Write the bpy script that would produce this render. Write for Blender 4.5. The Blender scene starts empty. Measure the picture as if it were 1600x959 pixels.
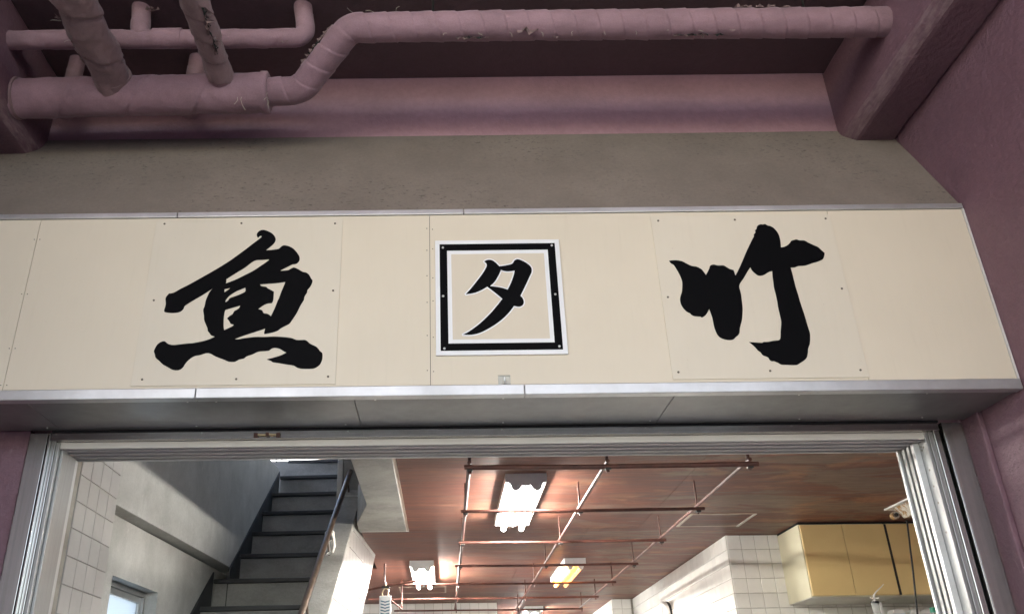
import bpy, math, random
from mathutils import Vector, Matrix, noise
from mathutils.geometry import tessellate_polygon
random.seed(7)
S = bpy.context.scene
COL = S.collection
H = 1.6                                    # eye height: all coordinates below are metres relative to the eye, ground at -H

# ------------------------------------------------------------------ camera, sky, sun, exposure
FPX, PPX, PPY = 1334.0, 688.0, 480.0       # focal length and principal point measured on the 1600 x 959 photograph
PITCH, ROLL = math.atan2(654, 1334), 0.0117
cam_d = bpy.data.cameras.new('camera')
cam_d.sensor_width = 36.0
cam_d.lens = 36.0 * FPX / 1600.0
cam_d.shift_x = (800.0 - PPX) / 1600.0
cam_d.shift_y = -(479.5 - PPY) / 1600.0
cam_d.clip_start = 0.05; cam_d.clip_end = 2000
cam = bpy.data.objects.new('camera', cam_d); COL.objects.link(cam)
cam.matrix_world = Matrix.Translation((0, 0, H)) @ Matrix.Rotation(math.pi/2 + PITCH, 4, 'X') @ Matrix.Rotation(-ROLL, 4, 'Z')
S.camera = cam

W = bpy.data.worlds.new('World'); S.world = W; W.use_nodes = True
wn = W.node_tree; bg = wn.nodes['Background']
sky = wn.nodes.new('ShaderNodeTexSky'); sky.sky_type = 'NISHITA'; sky.sun_disc = False
SUN_EL, SUN_AZ = math.radians(50), math.radians(205)
sky.sun_elevation = SUN_EL; sky.sun_rotation = SUN_AZ
sky.air_density = 1.0; sky.dust_density = 1.5; sky.ozone_density = 1.0
wn.links.new(sky.outputs[0], bg.inputs[0]); bg.inputs[1].default_value = 0.15
sd = bpy.data.lights.new('sun', 'SUN'); sd.energy = 4.0; sd.angle = math.radians(0.6); sd.color = (1.0, 0.97, 0.92)
so = bpy.data.objects.new('sun', sd); COL.objects.link(so)
sv = Vector((math.sin(SUN_AZ)*math.cos(SUN_EL), math.cos(SUN_AZ)*math.cos(SUN_EL), math.sin(SUN_EL)))
so.rotation_euler = sv.to_track_quat('Z', 'Y').to_euler(); so.location = (0, -6, 12)
S.view_settings.view_transform = 'Standard'; S.view_settings.look = 'None'
S.view_settings.exposure = 2.76; S.view_settings.gamma = 1.0
S.view_settings.use_curve_mapping = False
S.render.engine = 'CYCLES'
S.cycles.use_denoising = True
S.cycles.max_bounces = 7; S.cycles.diffuse_bounces = 5; S.cycles.glossy_bounces = 3; S.cycles.transmission_bounces = 4
S.cycles.caustics_reflective = False; S.cycles.caustics_refractive = False
S.cycles.sample_clamp_indirect = 6.0

# ------------------------------------------------------------------ measuring helpers (photograph pixel + known plane -> metres)
_f = Vector((0, math.cos(PITCH), math.sin(PITCH))); _u = Vector((0, -math.sin(PITCH), math.cos(PITCH)))
def ray(x, y):
    u = (x-PPX)/FPX; v = (PPY-y)/FPX; c, s = math.cos(ROLL), math.sin(ROLL)
    return Vector((c*u+s*v, 0, 0)) + _u*(-s*u+c*v) + _f
def atY(x, y, Y): d = ray(x, y); return d*(Y/d.y)
def atZ(x, y, Z): d = ray(x, y); return d*(Z/d.z)
def onplane(x, y, a, b):                   # plane X = a + b*Y
    d = ray(x, y); return d*(a/(d.x-b*d.y))

# ------------------------------------------------------------------ materials
MATS = {}
def _mat(name):
    m = bpy.data.materials.new(name); m.use_nodes = True
    nt = m.node_tree; b = nt.nodes['Principled BSDF']; MATS[name] = m
    return m, nt, b
class N:
    """small node-graph helper"""
    def __init__(s, nt): s.nt = nt
    def n(s, t, **k):
        o = s.nt.nodes.new(t)
        for a, v in k.items(): setattr(o, a, v)
        return o
    def l(s, a, b): s.nt.links.new(a, b)
    def coord(s, scale=(1, 1, 1), world=True, rot=(0, 0, 0)):
        if world: src = s.n('ShaderNodeNewGeometry').outputs['Position']
        else: src = s.n('ShaderNodeTexCoord').outputs['Object']
        mp = s.n('ShaderNodeMapping'); mp.inputs['Scale'].default_value = scale; mp.inputs['Rotation'].default_value = rot
        s.l(src, mp.inputs['Vector']); return mp.outputs[0]
    def noise(s, vec, scale, detail=4, rough=.55, dist=0):
        o = s.n('ShaderNodeTexNoise'); o.inputs['Scale'].default_value = scale; o.inputs['Detail'].default_value = detail
        o.inputs['Roughness'].default_value = rough; o.inputs['Distortion'].default_value = dist
        s.l(vec, o.inputs['Vector']); return o.outputs['Fac']
    def ramp(s, fac, stops):
        o = s.n('ShaderNodeValToRGB'); e = o.color_ramp.elements
        while len(e) < len(stops): e.new(.5)
        for i, (p, c) in enumerate(stops):
            e[i].position = p; e[i].color = (c[0], c[1], c[2], 1) if not isinstance(c, (int, float)) else (c, c, c, 1)
        s.l(fac, o.inputs[0]); return o.outputs[0]
    def mix(s, fac, a, b, mode='MIX'):
        o = s.n('ShaderNodeMix', data_type='RGBA', blend_type=mode)
        for sock, v in ((o.inputs[0], fac), (o.inputs[6], a), (o.inputs[7], b)):
            if isinstance(v, (int, float)): sock.default_value = v
            elif isinstance(v, tuple): sock.default_value = (v[0], v[1], v[2], 1)
            else: s.l(v, sock)
        return o.outputs[2]
    def math(s, op, a, b):
        o = s.n('ShaderNodeMath', operation=op)
        for i, v in enumerate((a, b)):
            if isinstance(v, (int, float)): o.inputs[i].default_value = v
            else: s.l(v, o.inputs[i])
        return o.outputs[0]
    def bump(s, h, strength, dist, b):
        o = s.n('ShaderNodeBump'); o.inputs['Strength'].default_value = strength; o.inputs['Distance'].default_value = dist
        s.l(h, o.inputs['Height']); s.l(o.outputs[0], b.inputs['Normal'])
    def objrand(s): return s.n('ShaderNodeObjectInfo').outputs['Random']

def plain(name, col, rough=.5, metal=0., spec=.5, var=.12, vs=6., bump=0., bs=80.):
    m, nt, b = _mat(name); g = N(nt); v = g.coord()
    n1 = g.noise(v, vs, 5); c = g.mix(1.0, col, g.ramp(n1, [(.3, 1-var), (.7, 1+var*.4)]), 'MULTIPLY')
    g.l(c, b.inputs['Base Color'])
    b.inputs['Roughness'].default_value = rough; b.inputs['Metallic'].default_value = metal
    b.inputs['Specular IOR Level'].default_value = spec
    if bump: g.bump(g.noise(v, bs, 4), bump, .004, b)
    return m

def painted(name, col, light, rough=.55, bump=.5, bs=60., scuff=.5):
    """matt wall paint: mottled, with pale scuffs and roller texture"""
    m, nt, b = _mat(name); g = N(nt); v = g.coord()
    big = g.ramp(g.noise(v, 1.7, 5, .6), [(.3, .84), (.7, 1.08)])
    c = g.mix(1.0, col, big, 'MULTIPLY')
    fine = g.ramp(g.noise(v, 26, 6, .7), [(.35, .9), (.7, 1.06)])
    c = g.mix(1.0, c, fine, 'MULTIPLY')
    sv_ = g.coord((9, 3.2, 3.2), rot=(.5, 0, .3))
    sc = g.ramp(g.noise(sv_, 3.0, 9, .78, .6), [(.60, 0), (.74, 1)])
    c = g.mix(g.math('MULTIPLY', sc, scuff), c, light)
    sp = g.ramp(g.noise(v, 95, 2), [(.76, 0), (.79, 1)])
    c = g.mix(g.math('MULTIPLY', sp, .35), c, light)
    g.l(c, b.inputs['Base Color']); b.inputs['Roughness'].default_value = rough
    h = g.math('ADD', g.noise(v, bs, 6, .6), g.math('MULTIPLY', g.noise(v, 9, 4), .8))
    g.bump(h, bump, .009, b)
    return m
painted('purple', (.39, .228, .268), (.42, .32, .34), .5, .45, 55, .22)
painted('purple_shaded', (.105, .064, .070), (.2, .15, .16), .6, .45, 55, .2)  # slab paint darkened: the shade under it is put into the colour
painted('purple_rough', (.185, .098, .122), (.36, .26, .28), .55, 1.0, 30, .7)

def beam_mat():
    painted('purple_beam', (.185, .100, .124), (.40, .31, .31), .55, .8, 38, .5)
    m = MATS['purple_beam']; nt = m.node_tree; g = N(nt); b = nt.nodes['Principled BSDF']
    src = b.inputs['Base Color'].links[0].from_socket
    sep = g.n('ShaderNodeSeparateXYZ'); g.l(g.n('ShaderNodeNewGeometry').outputs['True Normal'], sep.inputs[0])
    edge = g.math('MULTIPLY', g.math('ABSOLUTE', sep.outputs[0], 0), g.math('ABSOLUTE', sep.outputs[2], 0))   # rubbed paint on the chamfer
    k = g.math('MULTIPLY', g.ramp(edge, [(.2, 0), (.4, 1)]), g.ramp(g.noise(g.coord((6, 1.2, 6)), 9, 7, .7), [(.38, 0), (.68, .6)]))
    g.l(g.mix(k, src, (.36, .265, .26)), b.inputs['Base Color'])
beam_mat()
def hood_mat():
    m, nt, b = _mat('hood'); g = N(nt); v = g.coord()
    c = g.mix(1.0, (.225, .187, .157), g.ramp(g.noise(v, 2.6, 7, .65), [(.3, .85), (.7, 1.09)]), 'MULTIPLY')
    c = g.mix(1.0, c, g.ramp(g.noise(v, 60, 5, .7), [(.3, .9), (.7, 1.07)]), 'MULTIPLY')
    sv_ = g.coord((.8, 2.2, 2.2))
    sp = g.ramp(g.noise(sv_, 36, 4, .7), [(.60, 0), (.635, 1)])
    area = g.ramp(g.noise(v, 1.9, 4), [(.40, 0), (.60, 1)])
    c = g.mix(g.math('MULTIPLY', g.math('MULTIPLY', sp, area), .75), c, (.055, .045, .038))
    wh = g.ramp(g.noise(v, 110, 2), [(.77, 0), (.79, 1)])
    wa = g.ramp(g.noise(v, 2.2, 3, .5), [(.60, 0), (.66, 1)])
    c = g.mix(g.math('MULTIPLY', wh, wa), c, (.5, .48, .44))
    g.l(c, b.inputs['Base Color']); b.inputs['Roughness'].default_value = .7
    g.bump(g.noise(v, 70, 6), .35, .004, b)
hood_mat()

def cream_mat(name, col, dirt=.5):
    m, nt, b = _mat(name); g = N(nt); v = g.coord()
    c = g.mix(1.0, col, g.ramp(g.noise(v, 1.1, 4), [(.3, .95), (.7, 1.03)]), 'MULTIPLY')
    c = g.mix(1.0, c, g.ramp(g.noise(g.coord((1, 1, .12)), 40, 4, .6), [(.3, .992), (.7, 1.005)]), 'MULTIPLY')
    sp = g.ramp(g.noise(v, 55, 3), [(.745, 0), (.77, 1)])
    c = g.mix(g.math('MULTIPLY', sp, dirt), c, (.30, .25, .19))
    st = g.ramp(g.noise(g.coord((12, 1, .8)), 2.2, 6, .7), [(.58, 0), (.8, 1)])
    c = g.mix(g.math('MULTIPLY', st, .13), c, (.45, .38, .28))
    g.l(c, b.inputs['Base Color']); b.inputs['Roughness'].default_value = .42
    b.inputs['Specular IOR Level'].default_value = .3
    g.bump(g.noise(v, 140, 3), .06, .002, b)
cream_mat('cream', (.70, .62, .49)); cream_mat('cream_plate', (.69, .62, .50), .35); cream_mat('cream_crest', (.68, .60, .475), .3)

def vinyl():
    m, nt, b = _mat('black_vinyl'); g = N(nt); v = g.coord()
    sp = g.ramp(g.noise(v, 190, 3, .6), [(.66, 0), (.74, 1)])
    c = g.mix(g.math('MULTIPLY', sp, .5), (.0022, .0022, .0028), (.012, .0125, .014))
    g.l(c, b.inputs['Base Color']); b.inputs['Roughness'].default_value = .6; b.inputs['Specular IOR Level'].default_value = .06
vinyl()
plain('white_vinyl', (.80, .80, .80), .4, var=.05)

def metal(name, col, rough, streak=(1, 1, 40), stain=.3, metallic=1.0):
    m, nt, b = _mat(name); g = N(nt); v = g.coord(streak)
    n1 = g.noise(v, 4, 6, .65); blot = g.noise(g.coord(), 9, 5, .65)
    c = g.mix(1.0, col, g.ramp(n1, [(.3, .82), (.7, 1.1)]), 'MULTIPLY')
    c = g.mix(g.math('MULTIPLY', g.ramp(blot, [(.35, 0), (.85, 1)]), stain), c, (.26, .24, .21))
    sp = g.ramp(g.noise(g.coord(), 120, 2), [(.74, 0), (.78, 1)])
    c = g.mix(g.math('MULTIPLY', sp, .18), c, (.75, .74, .72))
    g.l(c, b.inputs['Base Color']); b.inputs['Metallic'].default_value = metallic
    r = g.ramp(blot, [(.25, rough*.95), (.8, min(1, rough*1.15))]); g.l(r, b.inputs['Roughness'])
metal('aluminium', (.60, .60, .595), .34, (1, 1, 1), .18, .75)
metal('aluminium_jamb', (.34, .338, .332), .36, (30, 30, .6), .25, .6)
metal('stainless', (.50, .49, .475), .24, (12, 12, .4), .22)
metal('stainless_rail', (.50, .49, .47), .16, (.8, 1, 40), .5)
metal('soffit_sheet', (.25, .248, .238), .34, (2, 2, 2), .12, .55)
plain('white_paint', (.66, .64, .60), .45, var=.1, vs=3)
plain('track_dark', (.09, .088, .085), .8, var=.05)
plain('track_grey', (.50, .49, .475), .75, 0, .2, var=.03, vs=2)
plain('dark_gap', (.006, .006, .006), .9, var=0)
plain('screw', (.17, .14, .11), .5, .6)
plain('screw_bright', (.75, .74, .70), .35, .6)

def ply():
    m, nt, b = _mat('plywood'); g = N(nt)
    rnd = g.objrand()
    v = g.coord((.35, 7.5, 7.5))
    grain = g.noise(v, 3.2, 9, .72, .9)
    fine = g.noise(g.coord((1.6, 16, 16)), 3.4, 6, .75, .4)
    c = g.ramp(grain, [(.34, (.065, .021, .014)), (.5, (.135, .046, .029)), (.66, (.235, .093, .058))])
    c = g.mix(1.0, c, g.ramp(fine, [(.36, .66), (.64, 1.22)]), 'MULTIPLY')
    # faded grey bare patches where the stain has gone, ochre elsewhere, towards the right-hand side of the room
    bl = g.noise(g.coord((1.0, 3.0, 1)), 1.25, 7, .62, .7)
    sep = g.n('ShaderNodeSeparateXYZ'); g.l(g.n('ShaderNodeNewGeometry').outputs['Position'], sep.inputs[0])
    side = g.n('ShaderNodeMapRange'); side.inputs[1].default_value = -.4; side.inputs[2].default_value = 1.5; g.l(sep.outputs[0], side.inputs[0])
    k = g.math('MULTIPLY', g.ramp(bl, [(.49, 0), (.55, 1)]), side.outputs[0])
    worn = g.ramp(fine, [(.3, (.095, .064, .046)), (.7, (.225, .160, .118))])
    c = g.mix(g.math('MULTIPLY', k, .85), c, worn)
    bl2 = g.noise(g.coord((1.2, 2.2, 1)), 1.7, 6, .6, .5)
    k2 = g.math('MULTIPLY', g.ramp(bl2, [(.55, 0), (.66, 1)]), side.outputs[0])
    c = g.mix(g.math('MULTIPLY', k2, .8), c, (.27, .130, .066))
    tone = g.ramp(rnd, [(0, .82), (1, 1.12)]); c = g.mix(1.0, c, tone, 'MULTIPLY')
    g.l(c, b.inputs['Base Color'])
    g.l(g.ramp(grain, [(.3, .42), (.7, .6)]), b.inputs['Roughness'])
    b.inputs['Specular IOR Level'].default_value = .25
    g.bump(fine, .18, .003, b)
ply()

def concrete(name, lo, hi, rough=.75, stain=.45, sscale=(3, 3, .6), bump=.35):
    m, nt, b = _mat(name); g = N(nt); v = g.coord()
    n1 = g.noise(v, 2.3, 8, .65, .4)
    c = g.ramp(n1, [(.28, lo), (.72, hi)])
    st = g.noise(g.coord(sscale), 2.6, 8, .72)
    c = g.mix(g.math('MULTIPLY', g.ramp(st, [(.48, 0), (.75, 1)]), stain), c, tuple(x*.55 for x in lo))
    wh = g.ramp(g.noise(g.coord((1.4, 1.4, 1)), 5.5, 9, .78), [(.6, 0), (.72, 1)])
    c = g.mix(g.math('MULTIPLY', wh, .42), c, tuple(min(1, x*1.5) for x in hi))
    c = g.mix(1.0, c, g.ramp(g.noise(v, 70, 5, .7), [(.3, .9), (.7, 1.07)]), 'MULTIPLY')
    g.l(c, b.inputs['Base Color']); b.inputs['Roughness'].default_value = rough
    g.bump(g.noise(v, 45, 7, .7), bump, .006, b)
concrete('concrete', (.40, .392, .36), (.60, .59, .555), .75, .32, (1.6, 1.6, 1.1))
concrete('concrete_slab', (.20, .195, .175), (.36, .35, .32), .7, .6, (1.5, 1.5, 1.5))
concrete('step_concrete', (.22, .22, .21), (.36, .36, .345), .7, .6, (1.2, 1.2, 2.5))
concrete('ground_concrete', (.20, .20, .195), (.32, .32, .31))
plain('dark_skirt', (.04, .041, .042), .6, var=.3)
plain('floor_wet', (.44, .44, .43), .35, var=.2)

def tile_mat(name, col):
    m, nt, b = _mat(name); g = N(nt); v = g.coord(world=True)
    rnd = g.objrand()
    c = g.mix(1.0, col, g.ramp(rnd, [(0, .93), (1, 1.05)]), 'MULTIPLY')
    c = g.mix(1.0, c, g.ramp(g.noise(v, 5, 6), [(.3, .92), (.7, 1.04)]), 'MULTIPLY')
    g.l(c, b.inputs['Base Color']); b.inputs['Roughness'].default_value = .28
    b.inputs['Coat Weight'].default_value = .3; b.inputs['Coat Roughness'].default_value = .06
    g.bump(g.noise(v, 14, 3), .14, .01, b)
tile_mat('tile', (.70, .69, .65)); tile_mat('tile_stair', (.36, .347, .325)); tile_mat('tile_left', (.50, .475, .445))  # stair tile is the same white, darkened to offset the near lamp
plain('grout', (.34, .315, .27), .8, var=.3, vs=12)

def wrap_mat(name, col):
    m, nt, b = _mat(name); g = N(nt); v = g.coord()
    c = g.mix(1.0, col, g.ramp(g.noise(v, 4.5, 7, .65), [(.3, .76), (.7, 1.12)]), 'MULTIPLY')
    c = g.mix(1.0, c, g.ramp(g.noise(g.coord((1, 1, 1)), 160, 2), [(.3, .92), (.7, 1.06)]), 'MULTIPLY')
    stn = g.ramp(g.noise(g.coord((2, 2, 2)), 2.0, 6, .7), [(.56, 0), (.75, 1)])
    c = g.mix(g.math('MULTIPLY', stn, .45), c, tuple(x*.55 for x in col))
    g.l(c, b.inputs['Base Color']); b.inputs['Roughness'].default_value = .72
    b.inputs['Sheen Weight'].default_value = .15
    h = g.math('ADD', g.noise(v, 240, 2), g.math('MULTIPLY', g.noise(v, 18, 5, .6), 2.2))
    g.bump(h, .45, .005, b)
wrap_mat('pipe_wrap', (.315, .190, .218)); wrap_mat('pipe_wrap_brown', (.245, .155, .155))
plain('torn_cloth', (.24, .165, .155), .9, var=.4, vs=40, bump=.4)
plain('tear_shadow', (.02, .024, .02), .95, var=.5, vs=30)
plain('straw_thread', (.52, .47, .38), .8)
plain('rust_bar', (.085, .026, .017), .5, var=.45, vs=18, bump=.3, bs=120)
plain('black_iron', (.016, .014, .013), .5, var=.4, vs=18)
plain('handrail_steel', (.085, .055, .036), .42, .2, var=.6, vs=12, bump=.2)
plain('fixture_white', (.74, .74, .72), .35, var=.06)
plain('fixture_grey', (.75, .75, .73), .4, var=.12)
plain('cabinet_yellow', (.68, .51, .23), .38, var=.07, vs=2.2)
plain('cabinet_side', (.60, .56, .40), .45, var=.1, vs=3)
plain('cabinet_under', (.52, .50, .44), .5, var=.12)
plain('hatch_trim', (.36, .27, .21), .4, var=.2)
plain('alu_trim', (.55, .54, .50), .35, .5)
plain('cord_black', (.008, .007, .007), .5)
plain('rope_white', (.66, .63, .57), .85, var=.25, vs=50, bump=.4)
plain('steel_plate', (.36, .36, .35), .3, .8, var=.25)
plain('scale_white', (.70, .73, .75), .35, var=.05)
plain('scale_blue', (.03, .11, .20), .4, var=.05)
plain('brass', (.55, .45, .28), .35, .7)
plain('clock_white', (.78, .78, .76), .3)
plain('clock_black', (.012, .012, .012), .35)
plain('room_white', (.80, .80, .78), .6, var=.05)
plain('curtain_tan', (.42, .31, .18), .85, var=.25, vs=9)
plain('plastic_white', (.78, .78, .76), .35)
plain('plastic_green', (.03, .32, .20), .4)
plain('plastic_blue', (.30, .48, .66), .4)

def rusty_white():
    m, nt, b = _mat('rusty_enamel'); g = N(nt); v = g.coord()
    k = g.ramp(g.noise(v, 14, 7, .7, .4), [(.44, 0), (.52, 1)])
    c = g.mix(k, (.55, .53, .47), g.ramp(g.noise(v, 30, 5), [(.3, (.14, .06, .015)), (.7, (.36, .20, .06))]))
    g.l(c, b.inputs['Base Color']); b.inputs['Roughness'].default_value = .6
rusty_white()
def glow(name, col, k):
    m, nt, b = _mat(name)
    b.inputs['Base Color'].default_value = (.8, .8, .8, 1)
    b.inputs['Emission Color'].default_value = (col[0], col[1], col[2], 1); b.inputs['Emission Strength'].default_value = k
TUBE = 80.0
glow('tube_dim', (1, .95, .88), TUBE*.12)
glow('tube_far', (1, .965, .90), TUBE*1.3); glow('tube_near', (1, .965, .90), TUBE*.5); glow('tube_warm', (1, .36, .020), 5.0); glow('tube_orange', (1, .22, .012), .5)
def glass(name, frosted):
    m, nt, b = _mat(name); g = N(nt)
    if frosted:
        tr = g.n('ShaderNodeBsdfTranslucent'); tr.inputs[0].default_value = (.95, .97, .95, 1)
        df = g.n('ShaderNodeBsdfGlossy'); df.inputs['Roughness'].default_value = .3; df.inputs[0].default_value = (.8, .85, .85, 1)
        mx = g.n('ShaderNodeMixShader'); mx.inputs[0].default_value = .06
        g.l(tr.outputs[0], mx.inputs[1]); g.l(df.outputs[0], mx.inputs[2]); g.l(mx.outputs[0], nt.nodes['Material Output'].inputs[0])
    else:
        b.inputs['Roughness'].default_value = .12; b.inputs['Alpha'].default_value = .38
        b.inputs['Base Color'].default_value = (.72, .74, .70, 1)
glass('frosted_glass', True); glass('clear_plastic', False)

# ------------------------------------------------------------------ mesh builder
ORG = {}
class MB:
    def __init__(s): s.v = []; s.f = []; s.sm = []
    def add(s, vs, fs, smooth=False):
        k = len(s.v); s.v += [Vector(p) for p in vs]
        for f in fs: s.f.append([i+k for i in f]); s.sm.append(smooth)
        return s
    def box(s, x0, x1, y0, y1, z0, z1):
        return s.add([(x0,y0,z0),(x1,y0,z0),(x1,y1,z0),(x0,y1,z0),(x0,y0,z1),(x1,y0,z1),(x1,y1,z1),(x0,y1,z1)],
                     [(3,2,1,0),(4,5,6,7),(0,1,5,4),(1,2,6,5),(2,3,7,6),(3,0,4,7)])
    def hexa(s, lo, hi):                   # two quads, same order
        return s.add(list(lo)+list(hi), [(3,2,1,0),(4,5,6,7),(0,1,5,4),(1,2,6,5),(2,3,7,6),(3,0,4,7)])
    def prism(s, poly, vec):               # extrude a planar polygon
        n = len(poly); vec = Vector(vec); a = [Vector(p) for p in poly]
        return s.add(a+[p+vec for p in a], [tuple(range(n-1,-1,-1)), tuple(range(n, 2*n))]+[(i,(i+1)%n,n+(i+1)%n,n+i) for i in range(n)])
    def tube(s, pts, r, n=12, cap=True, rf=None, smooth=True):
        pts = [Vector(p) for p in pts]; rings = []; m = len(pts)
        t0 = (pts[1]-pts[0]).normalized()
        ref = Vector((0,0,1)) if abs(t0.z) < .9 else Vector((1,0,0))
        a = t0.cross(ref).normalized(); L = 0
        for i, p in enumerate(pts):
            if i == 0: t = t0
            elif i == m-1: t = (pts[i]-pts[i-1]).normalized()
            else: t = ((pts[i+1]-p).normalized()+(p-pts[i-1]).normalized()).normalized()
            if i: L += (p-pts[i-1]).length
            a = (a-t*a.dot(t)).normalized(); bb = t.cross(a)
            rings.append([p+(a*math.cos(2*math.pi*j/n)+bb*math.sin(2*math.pi*j/n))*(r if rf is None else rf(L, j/n, p)) for j in range(n)])
        vs = [q for rg in rings for q in rg]
        fs = [(i*n+j, i*n+(j+1)%n, (i+1)*n+(j+1)%n, (i+1)*n+j) for i in range(m-1) for j in range(n)]
        s.add(vs, fs, smooth)
        if cap:
            s.add(rings[0], [tuple(range(n-1,-1,-1))]); s.add(rings[-1], [tuple(range(n))])
        return s
    def disc(s, c, nrm, r, h, n=12):       # short cylinder along nrm
        c = Vector(c); nrm = Vector(nrm).normalized()
        return s.tube([c, c+nrm*h], r, n, smooth=False)
    def build(s, name, mat, parent=None, org=None, bevel=0.):
        if org is None:
            xs = [p.x for p in s.v]; ys = [p.y for p in s.v]; zs = [p.z for p in s.v]
            org = Vector(((min(xs)+max(xs))/2, (min(ys)+max(ys))/2, min(zs)))
        else: org = Vector(org)
        me = bpy.data.meshes.new(name)
        me.from_pydata([tuple(p-org) for p in s.v], [], s.f); me.validate()
        for p, k in zip(me.polygons, s.sm): p.use_smooth = k
        me.materials.append(MATS[mat])
        return link(name, me, org, parent, bevel)
def link(name, data, org, parent=None, bevel=0.):
    o = bpy.data.objects.new(name, data); COL.objects.link(o)
    w = Vector(org)+Vector((0,0,H)); ORG[o.name] = w
    if parent is not None: o.parent = parent; o.location = w-ORG[parent.name]
    else: o.location = w
    if bevel:
        md = o.modifiers.new('edge', 'BEVEL'); md.width = bevel; md.segments = 2; md.limit_method = 'ANGLE'
    return o
def empty(name, org): return link(name, None, org)
def tag(o, label, cat, group=None, kind=None):
    o['label'] = label
    if cat: o['category'] = cat
    if group: o['group'] = group
    if kind: o['kind'] = kind
    return o
def struct(o, label=None):
    o['kind'] = 'structure'
    if label: o['label'] = label
    return o
def inst(name, mesh, org, parent, rot=None):
    o = link(name, mesh, org, parent)
    if rot: o.rotation_euler = rot
    return o

# ------------------------------------------------------------------ ground
struct(MB().box(-80, 80, -90, 80, -H-.3, -H).build('ground', 'ground_concrete'), 'grey concrete ground in front of the shop')
struct(MB().box(-2.2, 4.6, 4.06, 17, -H+.0005, -H+.006).build('floor', 'floor_wet'), 'wet grey concrete floor inside the shop')

# ------------------------------------------------------------------ the concrete arcade: facade wall, side wall, roof slab, two beams
YW = 4.007; ZC = 3.50; XRW = 2.60
fw = empty('facade_wall', (0, 4.1, -H))
MB().box(-7, 4.5, YW, 4.30, 1.345, 6.6).build('upper_wall', 'purple', fw)
MB().box(-7, -2.045, 4.075, 4.30, -H, 1.344).build('pier', 'purple_rough', fw)  # darker copy of the wall paint, its shade put into the colour
MB().box(2.575, 4.5, 4.075, 4.30, -H, 1.344).build('pier', 'purple', fw)
tag(fw, 'purple painted facade wall above and beside the shop opening', 'wall')
sw = empty('side_wall', (2.8, 2.6, -H))
MB().box(XRW, XRW+.3, 1.2, 3.93, -H, ZC+.2).build('wall_face', 'purple_rough', sw, bevel=.006)
MB().box(XRW-.022, XRW+.28, 3.932, 4.074, -H, 1.344).build('pilaster_strip', 'purple_rough', sw, bevel=.006)
MB().box(XRW+.002, XRW+.28, 3.932, YW-.002, 1.345, ZC+.2).build('wall_end', 'purple_rough', sw)
tag(sw, 'rough purple painted side wall at the right end of the cream sign', 'wall')
lsw = empty('side_wall', (-2.7, 2.6, -H))
MB().box(-2.86, -2.56, 1.2, 4.0, -H, ZC-.001).build('wall_face', 'purple_rough', lsw, bevel=.006)
tag(lsw, 'rough purple painted side wall just outside the left end of the sign', 'wall')
sl = MB().box(-7, 4.5, 2.82, YW-.002, ZC, ZC+.25).build('arcade_ceiling', 'purple_shaded'); struct(sl, 'purple painted slab over the pipes, its shade put into the colour')
def beam(x0, x1, z0, inner, label):        # longitudinal beam with a worn chamfer on its inner edge
    ch = .06; zt = ZC-.002
    if inner < 0: prof = [(x0, z0+ch*.9), (x0+ch, z0), (x1, z0), (x1, zt), (x0, zt)]
    else: prof = [(x0, z0), (x1-ch, z0), (x1, z0+ch*.9), (x1, zt), (x0, zt)]
    b = MB(); n = 40; m = len(prof)
    for i in range(n+1):
        y = 2.825+(YW-.004-2.825)*i/n
        for (x, z) in prof:
            k = Vector((x*3, y*6, z*3)); b.v.append(Vector((x+noise.noise(k)*.006, y, z+(noise.noise(k+Vector((9,0,0)))*.006 if z < zt else 0))))
    for i in range(n):
        for j in range(m): b.f.append([i*m+j, i*m+(j+1)%m, (i+1)*m+(j+1)%m, (i+1)*m+j]); b.sm.append(False)
    b.add([b.v[j] for j in range(m)], [tuple(range(m))]); b.add([b.v[n*m+j] for j in range(m)], [tuple(range(m-1,-1,-1))])
    return tag(b.build('roof_beam', 'purple_beam', bevel=.02), label, 'beam', 'concrete beams under the arcade slab')
beam(2.312, XRW-.001, 2.962, -1, 'purple concrete beam along the right side wall where the long pipe ends')
beam(-2.75, -2.262, 2.915, 1, 'purple concrete beam at the left edge where the thick pipe ends')

hall = MB().box(-14, 14, -19.0, 2.80, 6.6, 6.9).build('hall_roof', 'purple'); struct(hall, 'wide roof of the market hall over the standing place')
# ------------------------------------------------------------------ fascia sign box
YS = 3.60; ZB, ZT = 1.352, 2.272
SEAMS = [-2.553, -1.973, -.048, 1.922, 2.588]
fs = empty('fascia_sign', (0, 3.8, 1.33))
for i in range(4):
    g = .0012
    MB().box(SEAMS[i]+g, SEAMS[i+1]-g, YS, YS+.012, ZB+.004, ZT).build('face_panel', 'cream', fs)
MB().box(-2.552, 2.588, YS+.0125, YS+.03, ZB, ZT+.02).build('face_backing', 'dark_gap', fs)
for x0, x1 in ((-2.555, -1.30), (-1.297, .12), (.123, 2.594)):
    MB().box(x0, x1, YS-.010, YS+.03, ZT+.002, ZT+.030).build('top_trim', 'aluminium', fs, bevel=.003)
for x0, x1 in ((-2.555, -1.10), (-1.098, .372), (.374, 2.594)):
    MB().box(x0, x1, YS-.014, YS+.035, ZB-.030, ZB+.020).build('bottom_trim', 'aluminium', fs, bevel=.004)
MB().box(2.5885, 2.5975, YS-.006, YS+.03, ZB+.0205, ZT+.0015).build('end_trim', 'white_paint', fs)
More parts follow.
